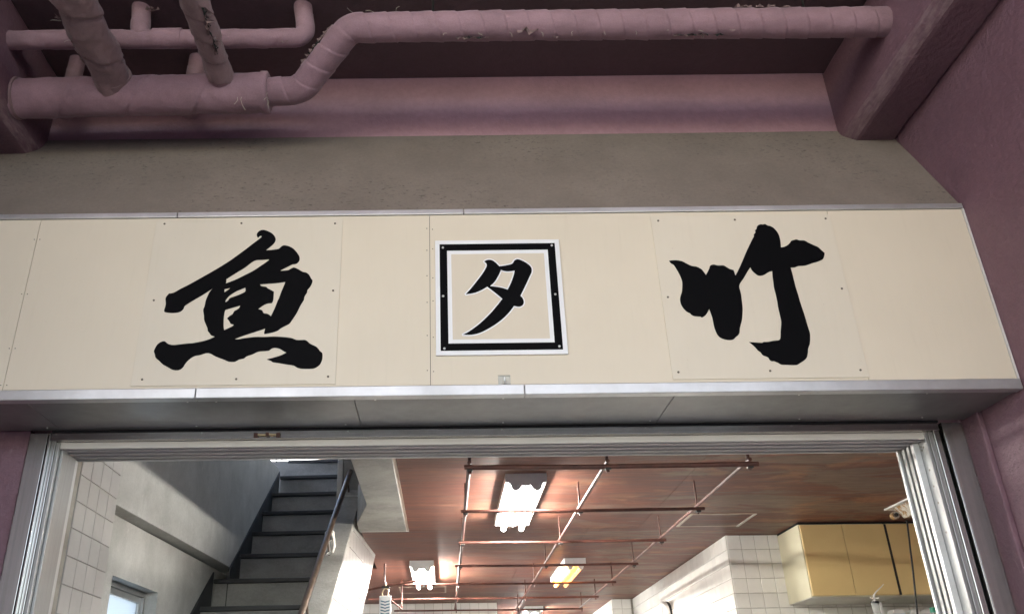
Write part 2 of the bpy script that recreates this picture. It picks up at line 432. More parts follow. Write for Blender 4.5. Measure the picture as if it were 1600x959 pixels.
# sloping hood behind the sign face, back up to the wall
hb = MB(); n, m = 90, 12
p0, p1 = (YS+.008, ZT+.031), (YW-.003, 3.068)
for i in range(n+1):
    for j in range(m+1):
        t = j/m; x = -2.557+(2.597+2.557)*i/n
        y = p0[0]+(p1[0]-p0[0])*t; z = p0[1]+(p1[1]-p0[1])*t
        w = noise.noise(Vector((x*1.6, t*2.0, 3)))*.005*(1 if 0 < j < m else 0)
        hb.v.append(Vector((x, y-w*.86, z+w*.5)))
for i in range(n):
    for j in range(m): hb.f.append([i*(m+1)+j, (i+1)*(m+1)+j, (i+1)*(m+1)+j+1, i*(m+1)+j+1]); hb.sm.append(True)
hb.build('hood', 'hood', fs)
SOF = [-2.557, -1.877, -.395, 1.056, 2.597]
for i in range(4):
    MB().box(SOF[i]+.0015, SOF[i+1]-.0015, YS+.0355, 4.046, 1.331, 1.3435).build('soffit_panel', 'soffit_sheet', fs, bevel=.0015)
def stud(r_, h, n=8):
    me = bpy.data.meshes.new('stud'); b = MB().tube([(0,0,0), (0,-h,0)], r_, n, smooth=False)
    me.from_pydata([tuple(p) for p in b.v], [], b.f); return me
sof_me = stud(.0045, .003); sof_me.materials.append(MATS['screw_bright'])
for x, y in [(x, YS+.055) for x in (-1.15, -1.02, .28, 1.62, 2.2, -.30)]+[(x, 4.0) for x in (-1.93, -.47, .30, 1.02, 1.75, 2.35, -1.2)]:
    inst('screw', sof_me, (x, y, 1.331), fs, (math.pi/2, 0, 0))
nail_me = stud(.0028, .0015, 6); nail_me.materials.append(MATS['screw'])
for x in (-.062, -.034):
    for z in (2.20, 2.08, 1.93, 1.80, 1.62, 1.45): inst('nail', nail_me, (x, YS, z+random.uniform(-.01,.01)), fs)
for x in (-1.985, -1.958):
    for z in (2.16, 1.86, 1.58, 1.40): inst('nail', nail_me, (x, YS, z), fs)
tag(fs, 'long cream panel sign box with aluminium trims, grey sloping hood and grey soffit', 'sign')

# ------------------------------------------------------------------ the three plates on the sign
def crom(P, sub=4, corner=52):
    """closed outline through traced points: smooth except at sharp corners"""
    n = len(P); P = [Vector((p[0], p[1])) for p in P]
    cor = []
    for i in range(n):
        a = P[i]-P[i-1]; b = P[(i+1)%n]-P[i]
        cor.append(a.length > 0 and b.length > 0 and math.degrees(a.angle(b)) > corner)
    out = []
    for i in range(n):
        a, b = P[i], P[(i+1)%n]
        ta = Vector((0, 0)) if cor[i] else (b-P[i-1])*.5
        tb = Vector((0, 0)) if cor[(i+1)%n] else (P[(i+2)%n]-a)*.5
        L = (b-a).length
        if ta.length > L: ta = ta.normalized()*L
        if tb.length > L: tb = tb.normalized()*L
        if cor[i]: ta = (b-a)-tb*.3 if not cor[(i+1)%n] else (b-a)
        if cor[(i+1)%n]: tb = (b-a)
        for k in range(sub):
            t = k/sub; t2 = t*t; t3 = t2*t
            out.append(a*(2*t3-3*t2+1)+ta*(t3-2*t2+t)+b*(-2*t3+3*t2)+tb*(t3-t2))
    return out
def area(P): return sum(P[i-1].x*P[i].y-P[i].x*P[i-1].y for i in range(len(P)))/2
def offset(P, d):
    P = P if area(P) > 0 else P[::-1]; n = len(P); out = []
    for i in range(n):
        a = (P[i]-P[i-1]); b = (P[(i+1)%n]-P[i])
        if a.length < 1e-9 or b.length < 1e-9: out.append(P[i]); continue
        na = Vector((a.y, -a.x)).normalized(); nb = Vector((b.y, -b.x)).normalized()
        m = (na+nb)
        if m.length < .2: m = na
        m = m.normalized(); c = max(.45, m.dot(na)); out.append(P[i]+m*(d/c))
    return out
def cut_shape(name, mat, loops, y, th, parent):
    """flat cut sheet (x, z loops: outline + holes) standing th proud of plane y"""
    loops = [l for l in loops]
    tri = tessellate_polygon([[Vector((p.x, p.y, 0)) for p in l] for l in loops])
    flat = [p for l in loops for p in l]
    b = MB(); k = len(flat)
    b.v = [Vector((p.x, y-th, p.y)) for p in flat]+[Vector((p.x, y, p.y)) for p in flat]
    for t in tri:
        a, c, d = (flat[i] for i in t)
        cr = (c-a).x*(d-a).y-(c-a).y*(d-a).x
        b.f.append(list(t) if cr > 0 else list(t)[::-1]); b.sm.append(False)
    s0 = 0
    for l in loops:
        m = len(l)
        for i in range(m): b.f.append([s0+i, s0+(i+1)%m, k+s0+(i+1)%m, k+s0+i]); b.sm.append(False)
        s0 += m
    return b.build(name, mat, parent)
def TR(off, k, pts):                       # traced magnified-crop coordinates -> (x, z) on the sign face
    r = []
    for x, y in pts:
        p = atY(off[0]+x/k, off[1]+y/k, YS); r.append((p.x, p.z))
    return r
K = 7.993
A1, A2, A3, A4 = (230,350), (370,350), (230,470), (370,470)
fish = (TR(A1,K,[(232,945),(240,915),(275,872),(315,868),(350,855),(420,815),(520,765),(700,665),(900,550),(1050,455)])
 +TR(A2,K,[(0,405),(100,332),(200,255),(300,180),(315,160),(300,155),(285,163),(268,180),(255,160),(252,135),(265,110),(290,90),(330,80),(370,88),(430,115),(465,145),(485,180),(487,210),(470,245),(430,285),(385,320),(368,335),(450,328),(525,316),(550,295),(575,277),(600,272),(650,283),(700,308),(740,345),(775,395),(787,425),(785,460),(765,490),(735,507),(697,512),(640,540),(545,588),(640,583),(680,562),(715,549),(760,565),(825,602),(870,613),(905,640),(930,685),(947,710),(940,750),(915,795),(885,830),(880,860),(850,910),(842,945)])
 +TR(A4,K,[(838,0),(800,60),(750,160),(700,235),(660,290),(600,322),(550,350),(510,380),(440,402),(350,420),(343,410),(350,375),(358,350),(320,365),(180,410),(60,450)])
 +TR(A3,K,[(1095,483)])
 +TR(A4,K,[(30,483),(100,470),(230,455),(350,455),(460,450),(600,457),(690,470),(750,492),(850,492),(880,505),(920,540),(1000,580),(1040,630),(1068,655),(1073,700),(1065,750),(1035,805),(980,843),(930,853),(820,853),(760,840),(710,812),(600,795),(500,778),(450,770),(430,755),(375,735),(470,710),(550,685),(623,650),(590,635),(550,610),(515,597),(470,592),(435,603),(405,625),(350,632),(270,640),(200,672),(125,698),(95,722),(60,731)])
 +TR(A3,K,[(1150,738),(1105,762),(1080,767),(1020,763),(960,738),(860,700),(795,665),(760,657),(730,660),(660,682),(590,697),(520,745),(480,790),(450,835),(410,865),(360,871),(310,860),(240,820),(200,798),(150,750),(110,715),(100,675),(88,635),(100,600),(130,550),(170,520),(215,508),(235,517),(260,538),(300,552),(350,555),(430,545),(520,535),(570,532),(700,507),(780,483),(847,452),(800,433),(780,405),(760,380),(757,350),(740,310),(715,245),(712,190),(703,120),(720,70),(735,0)])
 +TR(A1,K,[(755,910),(785,850),(820,812),(700,890),(600,948)])
 +TR(A3,K,[(475,68),(455,110),(420,140),(380,152),(320,158),(260,153),(220,145),(215,125),(235,50)]))
fholes = [TR(A1,K,[(992,695)])+TR(A2,K,[(0,615),(100,555),(225,465),(330,455),(405,448),(400,460),(300,530),(200,595),(100,645),(0,695)])+TR(A1,K,[(985,748),(992,725)]),
 TR(A1,K,[(968,820),(1040,805),(1010,830),(968,858)]),
 TR(A1,K,[(1000,935),(1040,895)])+TR(A2,K,[(0,845),(50,825),(108,800),(112,830),(105,852),(50,880),(0,900)])+TR(A1,K,[(1060,920),(1030,935),(1015,959)])+TR(A3,K,[(985,22),(980,10)]),
 TR(A3,K,[(978,120),(1060,95),(1165,65),(1150,95),(1115,120),(1088,135),(1070,170),(1030,195),(1000,225),(1025,255),(1045,290),(1085,303),(1060,325),(965,370),(958,320),(960,220),(968,160)]),
 TR(A2,K,[(297,760),(400,752),(500,745),(608,730),(595,765),(555,860),(530,930)])+TR(A4,K,[(515,0),(470,110),(428,197),(410,180),(380,165),(340,158),(320,125),(300,115),(272,108),(330,65),(385,40),(440,35),(458,0)])+TR(A2,K,[(466,850),(430,830),(385,805),(370,790),(320,783),(297,772)])]
B1, B2, B3, B4 = (1030,340), (1160,340), (1030,440), (1150,460)
bamboo = (TR(B1,K,[(120,545),(200,538),(280,550),(340,580),(400,608),(460,618),(500,635),(535,660),(580,722),(605,675),(622,640),(630,610),(650,597),(680,592),(730,603),(800,603),(840,625),(880,648),(925,660),(935,690),(948,728),(980,670),(1030,560),(1090,420),(1160,275)])
 +TR(B2,K,[(140,240),(136,215),(150,205),(158,185),(152,165),(170,150),(178,120),(195,100),(225,90),(250,93),(280,88),(310,105),(350,115),(390,140),(430,185),(455,235),(470,300),(478,378),(520,370),(560,350),(590,320),(605,297),(640,285),(670,279),(710,290),(770,293),(820,320),(890,352),(940,375),(985,415),(1022,448),(1018,480),(1000,525),(940,555),(870,575),(780,605),(690,612),(650,628),(597,630),(615,690),(635,770),(660,870)])
 +TR(B4,K,[(768,0),(800,110),(850,260),(880,360),(900,430),(917,480),(921,540),(917,620),(905,655),(895,690),(893,730),(880,790),(850,825),(800,858),(750,885),(620,883),(560,880),(520,858),(470,838),(440,838),(415,820),(395,790),(330,763),(300,725),(270,705),(230,660),(160,598),(240,603),(320,607),(340,598),(400,595),(460,583),(530,575),(548,555),(552,520),(553,460),(560,350),(545,270),(520,160),(510,90),(490,0)])
 +TR(B2,K,[(390,880),(380,800),(372,740),(368,675),(340,680),(310,695),(270,720),(230,732),(190,728),(150,700),(115,665),(95,628),(60,680),(10,765)])
 +TR(B1,K,[(997,850),(1010,930)])
 +TR(B3,K,[(1018,160),(1030,260),(1038,340),(1035,430),(1028,490),(1015,540),(1003,590),(1000,640),(985,670),(955,695),(925,725),(880,735),(820,728),(760,705),(725,670),(700,620),(680,560),(660,460),(640,400),(620,347),(600,390),(570,430),(530,455),(510,443),(470,440),(430,435),(400,420),(380,400),(340,380),(300,340),(270,290),(257,230),(265,180),(280,130),(286,40)])
 +TR(B1,K,[(280,790),(265,750),(230,680),(180,600),(140,575)]))
KC = 4.567; C0 = (660,360)
crest = TR(C0,KC,[(440,232),(452,224),(470,219),(495,222),(520,238),(548,266),(600,258),(640,247),(655,225),(678,215),(710,225),(750,248),(775,275),(778,305),(765,335),(740,390),(698,475),(715,495),(722,520),(715,540),(695,552),(675,552),(652,547),(620,590),(570,640),(510,685),(440,725),(390,745),(340,753),(288,752),(330,730),(400,680),(480,605),(540,535),(570,497),(520,455),(462,411),(420,435),(370,455),(308,465),(340,430),(385,375),(430,315),(458,265),(455,245)])
chole = TR(C0,KC,[(560,290),(580,298),(605,302),(635,300),(657,296),(650,330),(630,385),(607,432),(560,417),(482,406),(515,375),(545,325)])

def plate(quad, label, name, mat='cream_plate'):
    x0, x1, z0, z1 = quad
    r = empty('sign_plate', ((x0+x1)/2, YS, z0))
    MB().box(x0, x1, YS-.0045, YS-.0003, z0, z1).build('board', mat, r, bevel=.0008)
    return tag(r, label, 'sign plate')
def screws(off, k, pts, parent, mat, y, r=.0052):
    board = [o for o in parent.children if o.name.startswith('board')][0]
    for x, y_ in pts:
        p = atY(off[0]+x/k, off[1]+y_/k, YS)
        MB().tube([(p.x, y, p.z), (p.x, y-.002, p.z), (p.x, y-.0032, p.z)], r, 10, rf=lambda L, t, q: r if L < .0025 else r*.55).build('screw', mat, board)
fp = plate((-1.398, -.476, 1.386, 2.258), 'square cream plate with the black brush-written fish character', 'fish')
cut_shape('fish_character', 'black_vinyl', [crom(fish)]+[crom(h) for h in fholes], YS-.0046, .0008, fp)
screws((200,330), 3.3056, [(190,68),(587,65),(1070,66),(135,462),(1060,412),(75,870),(560,868),(1034,855)], fp, 'screw', YS-.0045)
bp = plate((1.043, 1.928, 1.388, 2.250), 'square cream plate with the black brush-written bamboo character', 'bamboo')
cut_shape('bamboo_character', 'black_vinyl', [crom(bamboo)], YS-.0046, .0008, bp)
screws((1000,330), 3.308, [(93,52),(488,47),(957,41),(143,446),(1041,402),(197,833),(671,826),(1137,822)], bp, 'screw', YS-.0045)
cx0, cx1, cz0, cz1 = -.022, .580, 1.516, 2.120
cp = empty('crest_plate', (.28, YS, cz0)); tag(cp, 'smaller square plate with black and white border and a single slanting character', 'sign plate')
MB().box(cx0, cx1, YS-.012, YS-.0003, cz0, cz1).build('board', 'white_vinyl', cp, bevel=.001)
def ring(a, b): # square ring outline + hole
    return [[Vector((cx0+a, cz0+a)), Vector((cx1-a, cz0+a)), Vector((cx1-a, cz1-a)), Vector((cx0+a, cz1-a))],
            [Vector((cx0+b, cz0+b)), Vector((cx1-b, cz0+b)), Vector((cx1-b, cz1-b)), Vector((cx0+b, cz1-b))]]
cut_shape('border', 'black_vinyl', ring(.0215, .0575), YS-.0122, .0006, cp)
cut_shape('field', 'cream_crest', [ring(.0775, .08)[0]], YS-.0122, .0006, cp)
co, ch_ = crom(crest), crom(chole)
rb = MB()
def ribbon(P, d, inner):
    P = P if (area(P) > 0) != inner else P[::-1]; n = len(P)
    for i in range(n):
        a, b_ = P[i], P[(i+1)%n]; t = b_-a
        if t.length < 1e-7: continue
        t.normalize(); nr = Vector((t.y, -t.x)); y = YS-.0131-.00002*(i%9)
        q = [a-t*d*.45, b_+t*d*.45, b_+t*d*.45+nr*d, a-t*d*.45+nr*d]
        rb.add([(p.x, y, p.y) for p in q], [(0, 1, 2, 3)])
ribbon(co, .0062, False); ribbon(ch_, .0062, True)
rb.build('character_outline', 'white_vinyl', cp)
cut_shape('character', 'black_vinyl', [co, ch_], YS-.0134, .0006, cp)
screws(C0, KC, [(146,133),(921,117),(148,477),(946,464),(157,850),(975,834)], cp, 'screw_bright', YS-.0128, .0058)
hk = empty('adhesive_hook', (.285, YS, 1.375)); tag(hk, 'small clear plastic hook stuck on the sign above the door', 'hook')
MB().box(.257, .312, YS-.003, YS-.0003, 1.374, 1.420).build('backing', 'clear_plastic', hk, bevel=.001)
MB().tube([(.285, YS-.003, 1.408), (.285, YS-.006, 1.395), (.285, YS-.008, 1.382), (.285, YS-.016, 1.378), (.285, YS-.02, 1.388)], .0035, 8).build('hook_arm', 'plastic_white', hk)
MB().box(.259, .310, YS-.006, YS-.0033, 1.4155, 1.420).build('top_lip', 'straw_thread', hk)

# ------------------------------------------------------------------ lagged pipes under the slab
def path(pts, bend=.12, step=.0055):
    """polyline with rounded corners, resampled densely"""
    pts = [Vector(p) for p in pts]; out = [pts[0]]
    for i in range(1, len(pts)-1):
        a, b, c = pts[i-1], pts[i], pts[i+1]; d = min(bend, (b-a).length*.45, (c-b).length*.45)
        p, q = b+(a-b).normalized()*d, b+(c-b).normalized()*d
        for k in range(9):
            t = k/8; out.append(p*(1-t)**2+b*2*t*(1-t)+q*t*t)
    out.append(pts[-1]); res = []
    for i in range(len(out)-1):
        n = max(1, int((out[i+1]-out[i]).length/step))
        for k in range(n): res.append(out[i].lerp(out[i+1], k/n))
    res.append(out[-1]); return res
def wrap_rf(R, pitch, amp, seed, wr=.004, turn=1):
    def f(L, t, p):
        s = (L/pitch+turn*t) % 1.0
        k = amp*(s-.3) if s < .95 else -amp*.75             # with a thin sunk seam at each overlap             # overlapping bandage: slow rise, sharp step down
        q = p*7; ang = 2*math.pi*t
        w = noise.noise(Vector((L*9+seed*7, math.cos(ang)*1.2, math.sin(ang)*1.2)))*wr + noise.noise(Vector((L*30, math.cos(ang)*4+seed, math.sin(ang)*4)))*wr*.45
        return R+k+w
    return f
def pipe(name, pts, R, parent, mat='pipe_wrap', pitch=.125, amp=.0045, seed=0, bend=.12, n=44, wr=.004, turn=1):
    return MB().tube(path(pts, bend), R, n, rf=wrap_rf(R, pitch, amp, seed, wr, turn)).build(name, mat, parent)
def tatters(name, parent, spots, mat, seed):
    """ragged flaps: each spot = (point, outward normal, along direction, size)"""
    rnd = random.Random(seed); b = MB()
    for p, nr, al, sz in spots:
        p, nr, al = Vector(p), Vector(nr).normalized(), Vector(al).normalized(); sd_ = nr.cross(al)
        k = rnd.randint(4, 6); base = []; tip = []
        for i in range(k+1):
            t = i/k-.5
            base.append(p+al*t*sz*1.5+nr*rnd.uniform(-.003, .003))
            ln = sz*rnd.uniform(.15, 1.0)*(1-abs(t)*1.1)
            tip.append(p+al*(t*sz*1.3+rnd.uniform(-.3,.3)*sz*.3)+nr*ln*rnd.uniform(.5, 1)+sd_*ln*rnd.uniform(-.4, .9))
        vs = base+tip; off = [v+nr.cross(al)*.0016+al*.0006 for v in vs]
        m = len(vs)
        fs_ = [(i, i+1, k+2+i, k+1+i) for i in range(k)]
        b.add(vs+off, fs_+[tuple(m+j for j in f[::-1]) for f in fs_]+[(k+1+i, k+2+i, m+k+2+i, m+k+1+i) for i in range(k)])
    o = b.build(name, mat, parent); o['kind'] = 'stuff'; return o
def threads(name, parent, spots, seed, mat='straw_thread', r=.0011):
    rnd = random.Random(seed); b = MB()
    for p, nr, al, ln in spots:
        p, nr, al = Vector(p), Vector(nr).normalized(), Vector(al).normalized(); q = p; pts = [p]
        d = (nr+al*rnd.uniform(-1, 1)).normalized()
        for i in range(5):
            d = (d+Vector((rnd.uniform(-.5,.5), rnd.uniform(-.3,.3), rnd.uniform(-.6,.3)))).normalized(); q = q+d*ln/5; pts.append(q)
        b.tube(pts, r, 5)
    o = b.build(name, mat, parent); o['kind'] = 'stuff'; return o

hp = empty('lagged_pipe', (-.9, 3.5, 2.93)); tag(hp, 'purple lagged pipe with thick header, two branches and long stepped run', 'pipe')
MY, MZ, MR = 3.62, 3.055, .106
mains = pipe('header_pipe', [(-2.275, MY, MZ-.003), (-.925, MY, MZ+.02)], MR, hp, pitch=.36, amp=.005, seed=1, wr=.005, n=56)
MB().tube([(-2.258, MY, MZ), (-2.245, MY, MZ)], MR+.008, 40).build('wall_collar', 'pipe_wrap_brown', hp)
MB().tube([(-.945, MY, MZ+.02), (-.930, MY, MZ+.02), (-.915, MY, MZ+.02), (-.908, MY, MZ+.02)], MR, 44, rf=lambda L,t,p: MR+.007-(.012 if L > .03 else 0)).build('end_collar', 'pipe_wrap', hp)
MB().tube([(-.911, MY, MZ+.02), (-.896, MY, MZ+.02)], .066, 32).build('open_gap', 'tear_shadow', hp)
run = pipe('run_pipe', [(-.93, MY, MZ+.022), (-.735, 3.60, 3.072), (-.452, 3.325, 3.243), (.387, 3.32, 3.241), (2.33, 3.32, 3.234)], .0755, hp, pitch=.118, amp=.0044, seed=2, bend=.05, turn=-1, wr=.003)
brA = pipe('branch_pipe', [(-1.716, 2.2, 3.112), (-1.72, 3.0, 3.11), (-1.722, 3.45, 3.108), (-1.726, 3.60, 3.085)], .094, hp, 'pipe_wrap_brown', pitch=.30, amp=.009, seed=3, wr=.012)
brB = pipe('branch_pipe', [(-1.15, 2.2, 3.106), (-1.15, 3.0, 3.105), (-1.15, 3.45, 3.104), (-1.149, 3.60, 3.09)], .066, hp, 'pipe_wrap_brown', pitch=.15, amp=.007, seed=4, wr=.008)
MB().tube([(-1.724, 3.505, 3.106), (-1.725, 3.53, 3.103), (-1.7255, 3.56, 3.098)], .1, 40, rf=lambda L,t,p: .1+.008*math.sin(t*40)*.3).build('joint_collar', 'pipe_wrap_brown', hp)
MB().tube([(-1.15, 3.515, 3.104), (-1.15, 3.535, 3.102), (-1.15, 3.56, 3.098)], .071, 36).build('joint_collar', 'pipe_wrap', hp)
# tears: under the long run, along branch A's left side, on top of branch B, at the bend
dn = Vector((0, -.35, -1))
sp = []
rr = random.Random(3)
for x in [.12,.15,.19,.22,.26,.60, 1.22,1.27,1.31,1.36,1.42]:
    sp.append(((x+rr.uniform(-.01,.01), 3.318, 3.160), (0,-.15,-1), (1,0,0), rr.uniform(.018, .034)))
sp.append(((.46, 3.285, 3.172), (0,-.5,-1), (1,0,0), .075))
for x in [1.55,1.60,1.66,1.72,1.80]: sp.append(((x, 3.27, 3.300), (0,-.6,.8), (1,0,0), .03))
tatters('torn_wrap', hp, sp, 'torn_cloth', 11)
sh = []
for x in [.16,.22,1.24,1.30,1.36,1.44]: sh.append(((x, 3.316, 3.161), (0,-.2,-1), (1,0,0), .034))
for y in [3.22,3.36]: sh.append(((-1.802-.002, y, 3.072), (-.5,-.5,-.5), (0,1,0), .03))
for y in [3.02,3.06,3.12,3.17,3.22,3.26]: sh.append(((-1.11, y, 3.05), (.7,-.1,-.8), (0,1,0), .045))
for i in range(3):
    q = Vector((-.735,3.60,3.072)).lerp(Vector((-.452,3.325,3.243)), .42+.09*i); sh.append((q+Vector((-.056,-.03,.038)), (-.5,-.6,.5), (.6,-.5,.4), .03))
tatters('torn_gap', hp, sh, 'tear_shadow', 5)
sp = []
for i in range(11): sp.append(((-1.800, 2.98+.046*i, 3.06+rr.uniform(-.02,.03)), (-.35,-.75,-.45), (0,1,rr.uniform(-.3,.3)), rr.uniform(.03, .05)))
for i in range(10): sp.append(((-1.112+rr.uniform(-.012,.012), 3.0+.03*i, 3.055+rr.uniform(-.02,.01)), (.55,-.4,-.8), (0,1,rr.uniform(-.4,.4)), rr.uniform(.03, .055)))
for i in range(7):
    q = Vector((-.735,3.60,3.072)).lerp(Vector((-.452,3.325,3.243)), .30+.09*i); sp.append((q+Vector((-.062,-.025,.045)), (-.8,-.2,.6), (.6,-.5,.4), .032))
tatters('torn_wrap', hp, sp, 'torn_cloth', 21)
th = []
for i in range(3): th.append(((-1.80, 3.06+.13*i, 3.05), (-.6,-.3,-.6), (0,1,0), rr.uniform(.02,.05)))
for i in range(3): th.append(((-.43+.11*i, 3.27, 3.29), (0,-.8,.4), (1,0,0), rr.uniform(.03,.07)))
for i in range(10): th.append(((.05+.16*i, 3.29, 3.165), (0,-.5,-.8), (1,0,0), rr.uniform(.02,.05)))
for i in range(5): th.append(((-.905, MY-.06+.01*i, MZ-.05), (.4,-.6,-.6), (0,0,1), rr.uniform(.03,.07)))
for i in range(2): th.append(((-1.05+.02*i, 3.53, 2.97), (.2,-.3,-.8), (0,0,1), rr.uniform(.06,.10)))
threads('loose_threads', hp, th, 9)
for x in (-.02, 1.92):
    MB().tube([(x, 3.33, 3.30), (x, 3.33, 3.502)], .006, 8).build('hanger_rod', 'black_iron', hp)

up = empty('upper_pipe', (-1.4, 3.45, 3.22)); tag(up, 'thinner purple lagged pipe behind the branches with two risers to the slab', 'pipe')
PY_, PZ = 3.428, 3.283
pipe('run_pipe', [(-2.275, PY_, PZ), (-.66-.03, PY_, PZ-.008), (-.725, PY_, 3.505)], .049, up, pitch=.3, amp=.003, seed=6, bend=.085, n=32)
pipe('riser_pipe', [(-1.573, PY_, PZ), (-1.60, PY_, 3.505)], .050, up, pitch=.2, amp=.003, seed=7, n=32)
MB().tube([(-1.50, PY_, PZ), (-1.35, PY_, PZ)], .054, 28).build('sleeve', 'pipe_wrap', up)
tatters('torn_wrap', up, [((-1.57+i*.03, PY_-.03, 3.45+.01*(i%2)), (0,-1,-.3), (1,0,.3), .035) for i in range(3)]+[((-.80, PY_-.02, 3.235), (0,-.6,-1), (1,0,0), .03)], 'torn_cloth', 31)
for x, y, r, lb in ((-2.10, 3.82, .045, 'short dark pipe stub beside the left beam, behind the thick header'), (-1.40, 3.82, .05, 'short dark pipe stub rising behind the thick header, between its branches')):
    o = pipe('pipe_stub', [(x, y, 3.10), (x+.005, y, 3.503)], r, None, pitch=.2, amp=.003, seed=8, n=24); tag(o, lb, 'pipe')

# ------------------------------------------------------------------ door frame: shutter guides, header rails, jambs
df = empty('door_frame', (.25, 4.15, -H)); tag(df, 'aluminium and stainless door frame with shutter slots around the wide opening', 'door frame')
XL_, XR_ = -1.87, 2.335
MB().box(-2.03, -1.942, 4.048, 4.074, -H, 1.318).build('cover_strip', 'stainless', df, bevel=.002)
MB().box(-1.9415, -1.934, 4.075, 4.13, -H, 1.318).build('slot', 'dark_gap', df)
MB().box(-1.9335, -1.926, 4.044, 4.12, -H, 1.3195).build('guide_lip', 'stainless', df, bevel=.001)
MB().box(-1.9255, -1.905, 4.066, 4.12, -H, 1.318).build('guide_channel', 'stainless', df, bevel=.002)
MB().box(-1.9045, XL_-.018, 4.074, 4.30, -H, 1.279).build('jamb', 'aluminium_jamb', df, bevel=.002)
MB().box(XL_-.0175, XL_-.004, 4.10, 4.26, -H, 1.2475).build('jamb_rib', 'aluminium_jamb', df, bevel=.0015)
MB().box(XL_-.0175, XL_-.0065, 4.262, 4.296, -H, 1.2475).build('jamb_rib', 'aluminium', df, bevel=.0015)
# right jamb
MB().box(2.470, 2.565, 4.048, 4.074, -H, 1.318).build('cover_strip', 'stainless', df, bevel=.002)
MB().box(2.4630, 2.4695, 4.044, 4.12, -H, 1.3195).build('guide_lip', 'stainless', df, bevel=.001)
MB().box(2.453, 2.4625, 4.085, 4.13, -H, 1.318).build('slot', 'dark_gap', df)
MB().box(2.424, 2.4515, 4.062, 4.12, -H, 1.318).build('guide_channel', 'stainless', df, bevel=.002)
MB().box(2.402, 2.4235, 4.072, 4.30, -H, 1.279).build('jamb', 'aluminium_jamb', df, bevel=.002)
MB().box(2.386, 2.4015, 4.080, 4.295, -H, 1.279).build('jamb_board', 'aluminium_jamb', df, bevel=.002)
for i, (y0, y1) in enumerate(((4.150, 4.176), (4.196, 4.222), (4.242, 4.268))):
    MB().box(2.355, 2.3855, y0, y1, -H, 1.2475).build('jamb_rib', 'aluminium_jamb' if i else 'aluminium', df, bevel=.0015)
MB().box(2.3405, 2.3855, 4.280, 4.296, -H, 1.2475).build('jamb_rib', 'aluminium', df, bevel=.0015)
bolt_me = stud(.0055, .0012, 10); bolt_me.materials.append(MATS['screw'])
for y, z in [(4.115, z) for z in (1.215, 1.10, 1.02, .94, .80)]+[(4.135, z) for z in (1.222, 1.205)]: inst('bolt', bolt_me, (2.3857, y, z), df, (0, 0, -math.pi/2))
# header
MB().box(-1.9255, 2.4515, 4.052, 4.060, 1.283, 1.3195).build('shutter_rail', 'stainless_rail', df, bevel=.002)
MB().box(-1.9255, 2.4515, 4.0605, 4.085, 1.283, 1.2875).build('shutter_rail_lip', 'stainless', df)
MB().box(-1.9255, 2.4515, 4.0465, 4.30, 1.3205, 1.3305).build('shutter_gap', 'dark_gap', df)
MB().box(-1.9045, 2.4235, 4.088, 4.10, 1.2495, 1.2825).build('header_board', 'white_paint', df, bevel=.0015)
MB().box(-1.9045, 2.4235, 4.1005, 4.298, 1.266, 1.2823).build('track_bed', 'track_dark', df)
for i in range(3):
    y = 4.116+i*.060
    MB().box(-1.885, 2.40, y, y+.033, 1.2485, 1.2655).build('track_rail', 'track_grey', df)
MB().box(-1.885, 2.40, 4.289, 4.298, 1.2425, 1.2655).build('track_rail', 'aluminium', df, bevel=.001)
lk = empty('shutter_latch', (-.86, 4.045, 1.285)); tag(lk, 'rusty shutter latch hanging at the header rail above the stairs', 'latch')
for x0, x1 in ((-.925, -.905), (-.815, -.795)):
    MB().box(x0, x1, 4.038, 4.0515, 1.281, 1.305).build('bracket', 'rust_bar', lk, bevel=.002)
MB().tube([(-.905, 4.044, 1.297), (-.87, 4.043, 1.295), (-.85, 4.042, 1.298), (-.815, 4.044, 1.296)], .005, 8).build('bolt', 'brass', lk)
MB().box(-.866, -.850, 4.035, 4.0425, 1.288, 1.306).build('catch', 'rust_bar', lk)

# ------------------------------------------------------------------ shop shell
ZI = 1.40
iw = empty('inner_front_wall', (1, 4.31, 1.28)); tag(iw, 'plain wall above the door opening on the room side', 'wall')
MB().box(-3.5, 4.4, 4.302, 4.32, 1.283, 3.2).build('wall_face', 'white_paint', iw)
# ceiling: stained plywood sheets
cl = empty('ceiling', (2, 9, ZI)); struct(cl, 'red-brown stained plywood ceiling of the shop')
MB().box(-.27, 4.4, 4.32, 6.869, ZI+.011, ZI+.1).build('ceiling_backing', 'dark_gap', cl)
MB().box(-.66, 4.4, 6.87, 8.69, ZI+.011, ZI+.1).build('ceiling_backing', 'dark_gap', cl)
MB().box(-1.1, 4.4, 8.691, 16.9, ZI+.011, ZI+.1).build('ceiling_backing', 'dark_gap', cl)
def panels(x_start, y0s):
    for k in range(len(y0s)-1):
        y0, y1 = y0s[k], y0s[k+1]; x = x_start
        while x < 4.38:
            x1 = min(x+1.82, 4.38)
            MB().box(x+.001, x1-.001, y0+.001, y1-.001, ZI, ZI+.01).build('ceiling_panel', 'plywood', cl, bevel=.0008); x = x1
panels(-.27, [4.322, 5.05, 5.96, 6.869])
panels(-.655, [6.871, 7.78, 8.69])
panels(-1.09, [8.69, 9.60, 10.51, 11.42, 12.33, 13.24, 14.15, 15.06, 15.97, 16.88])
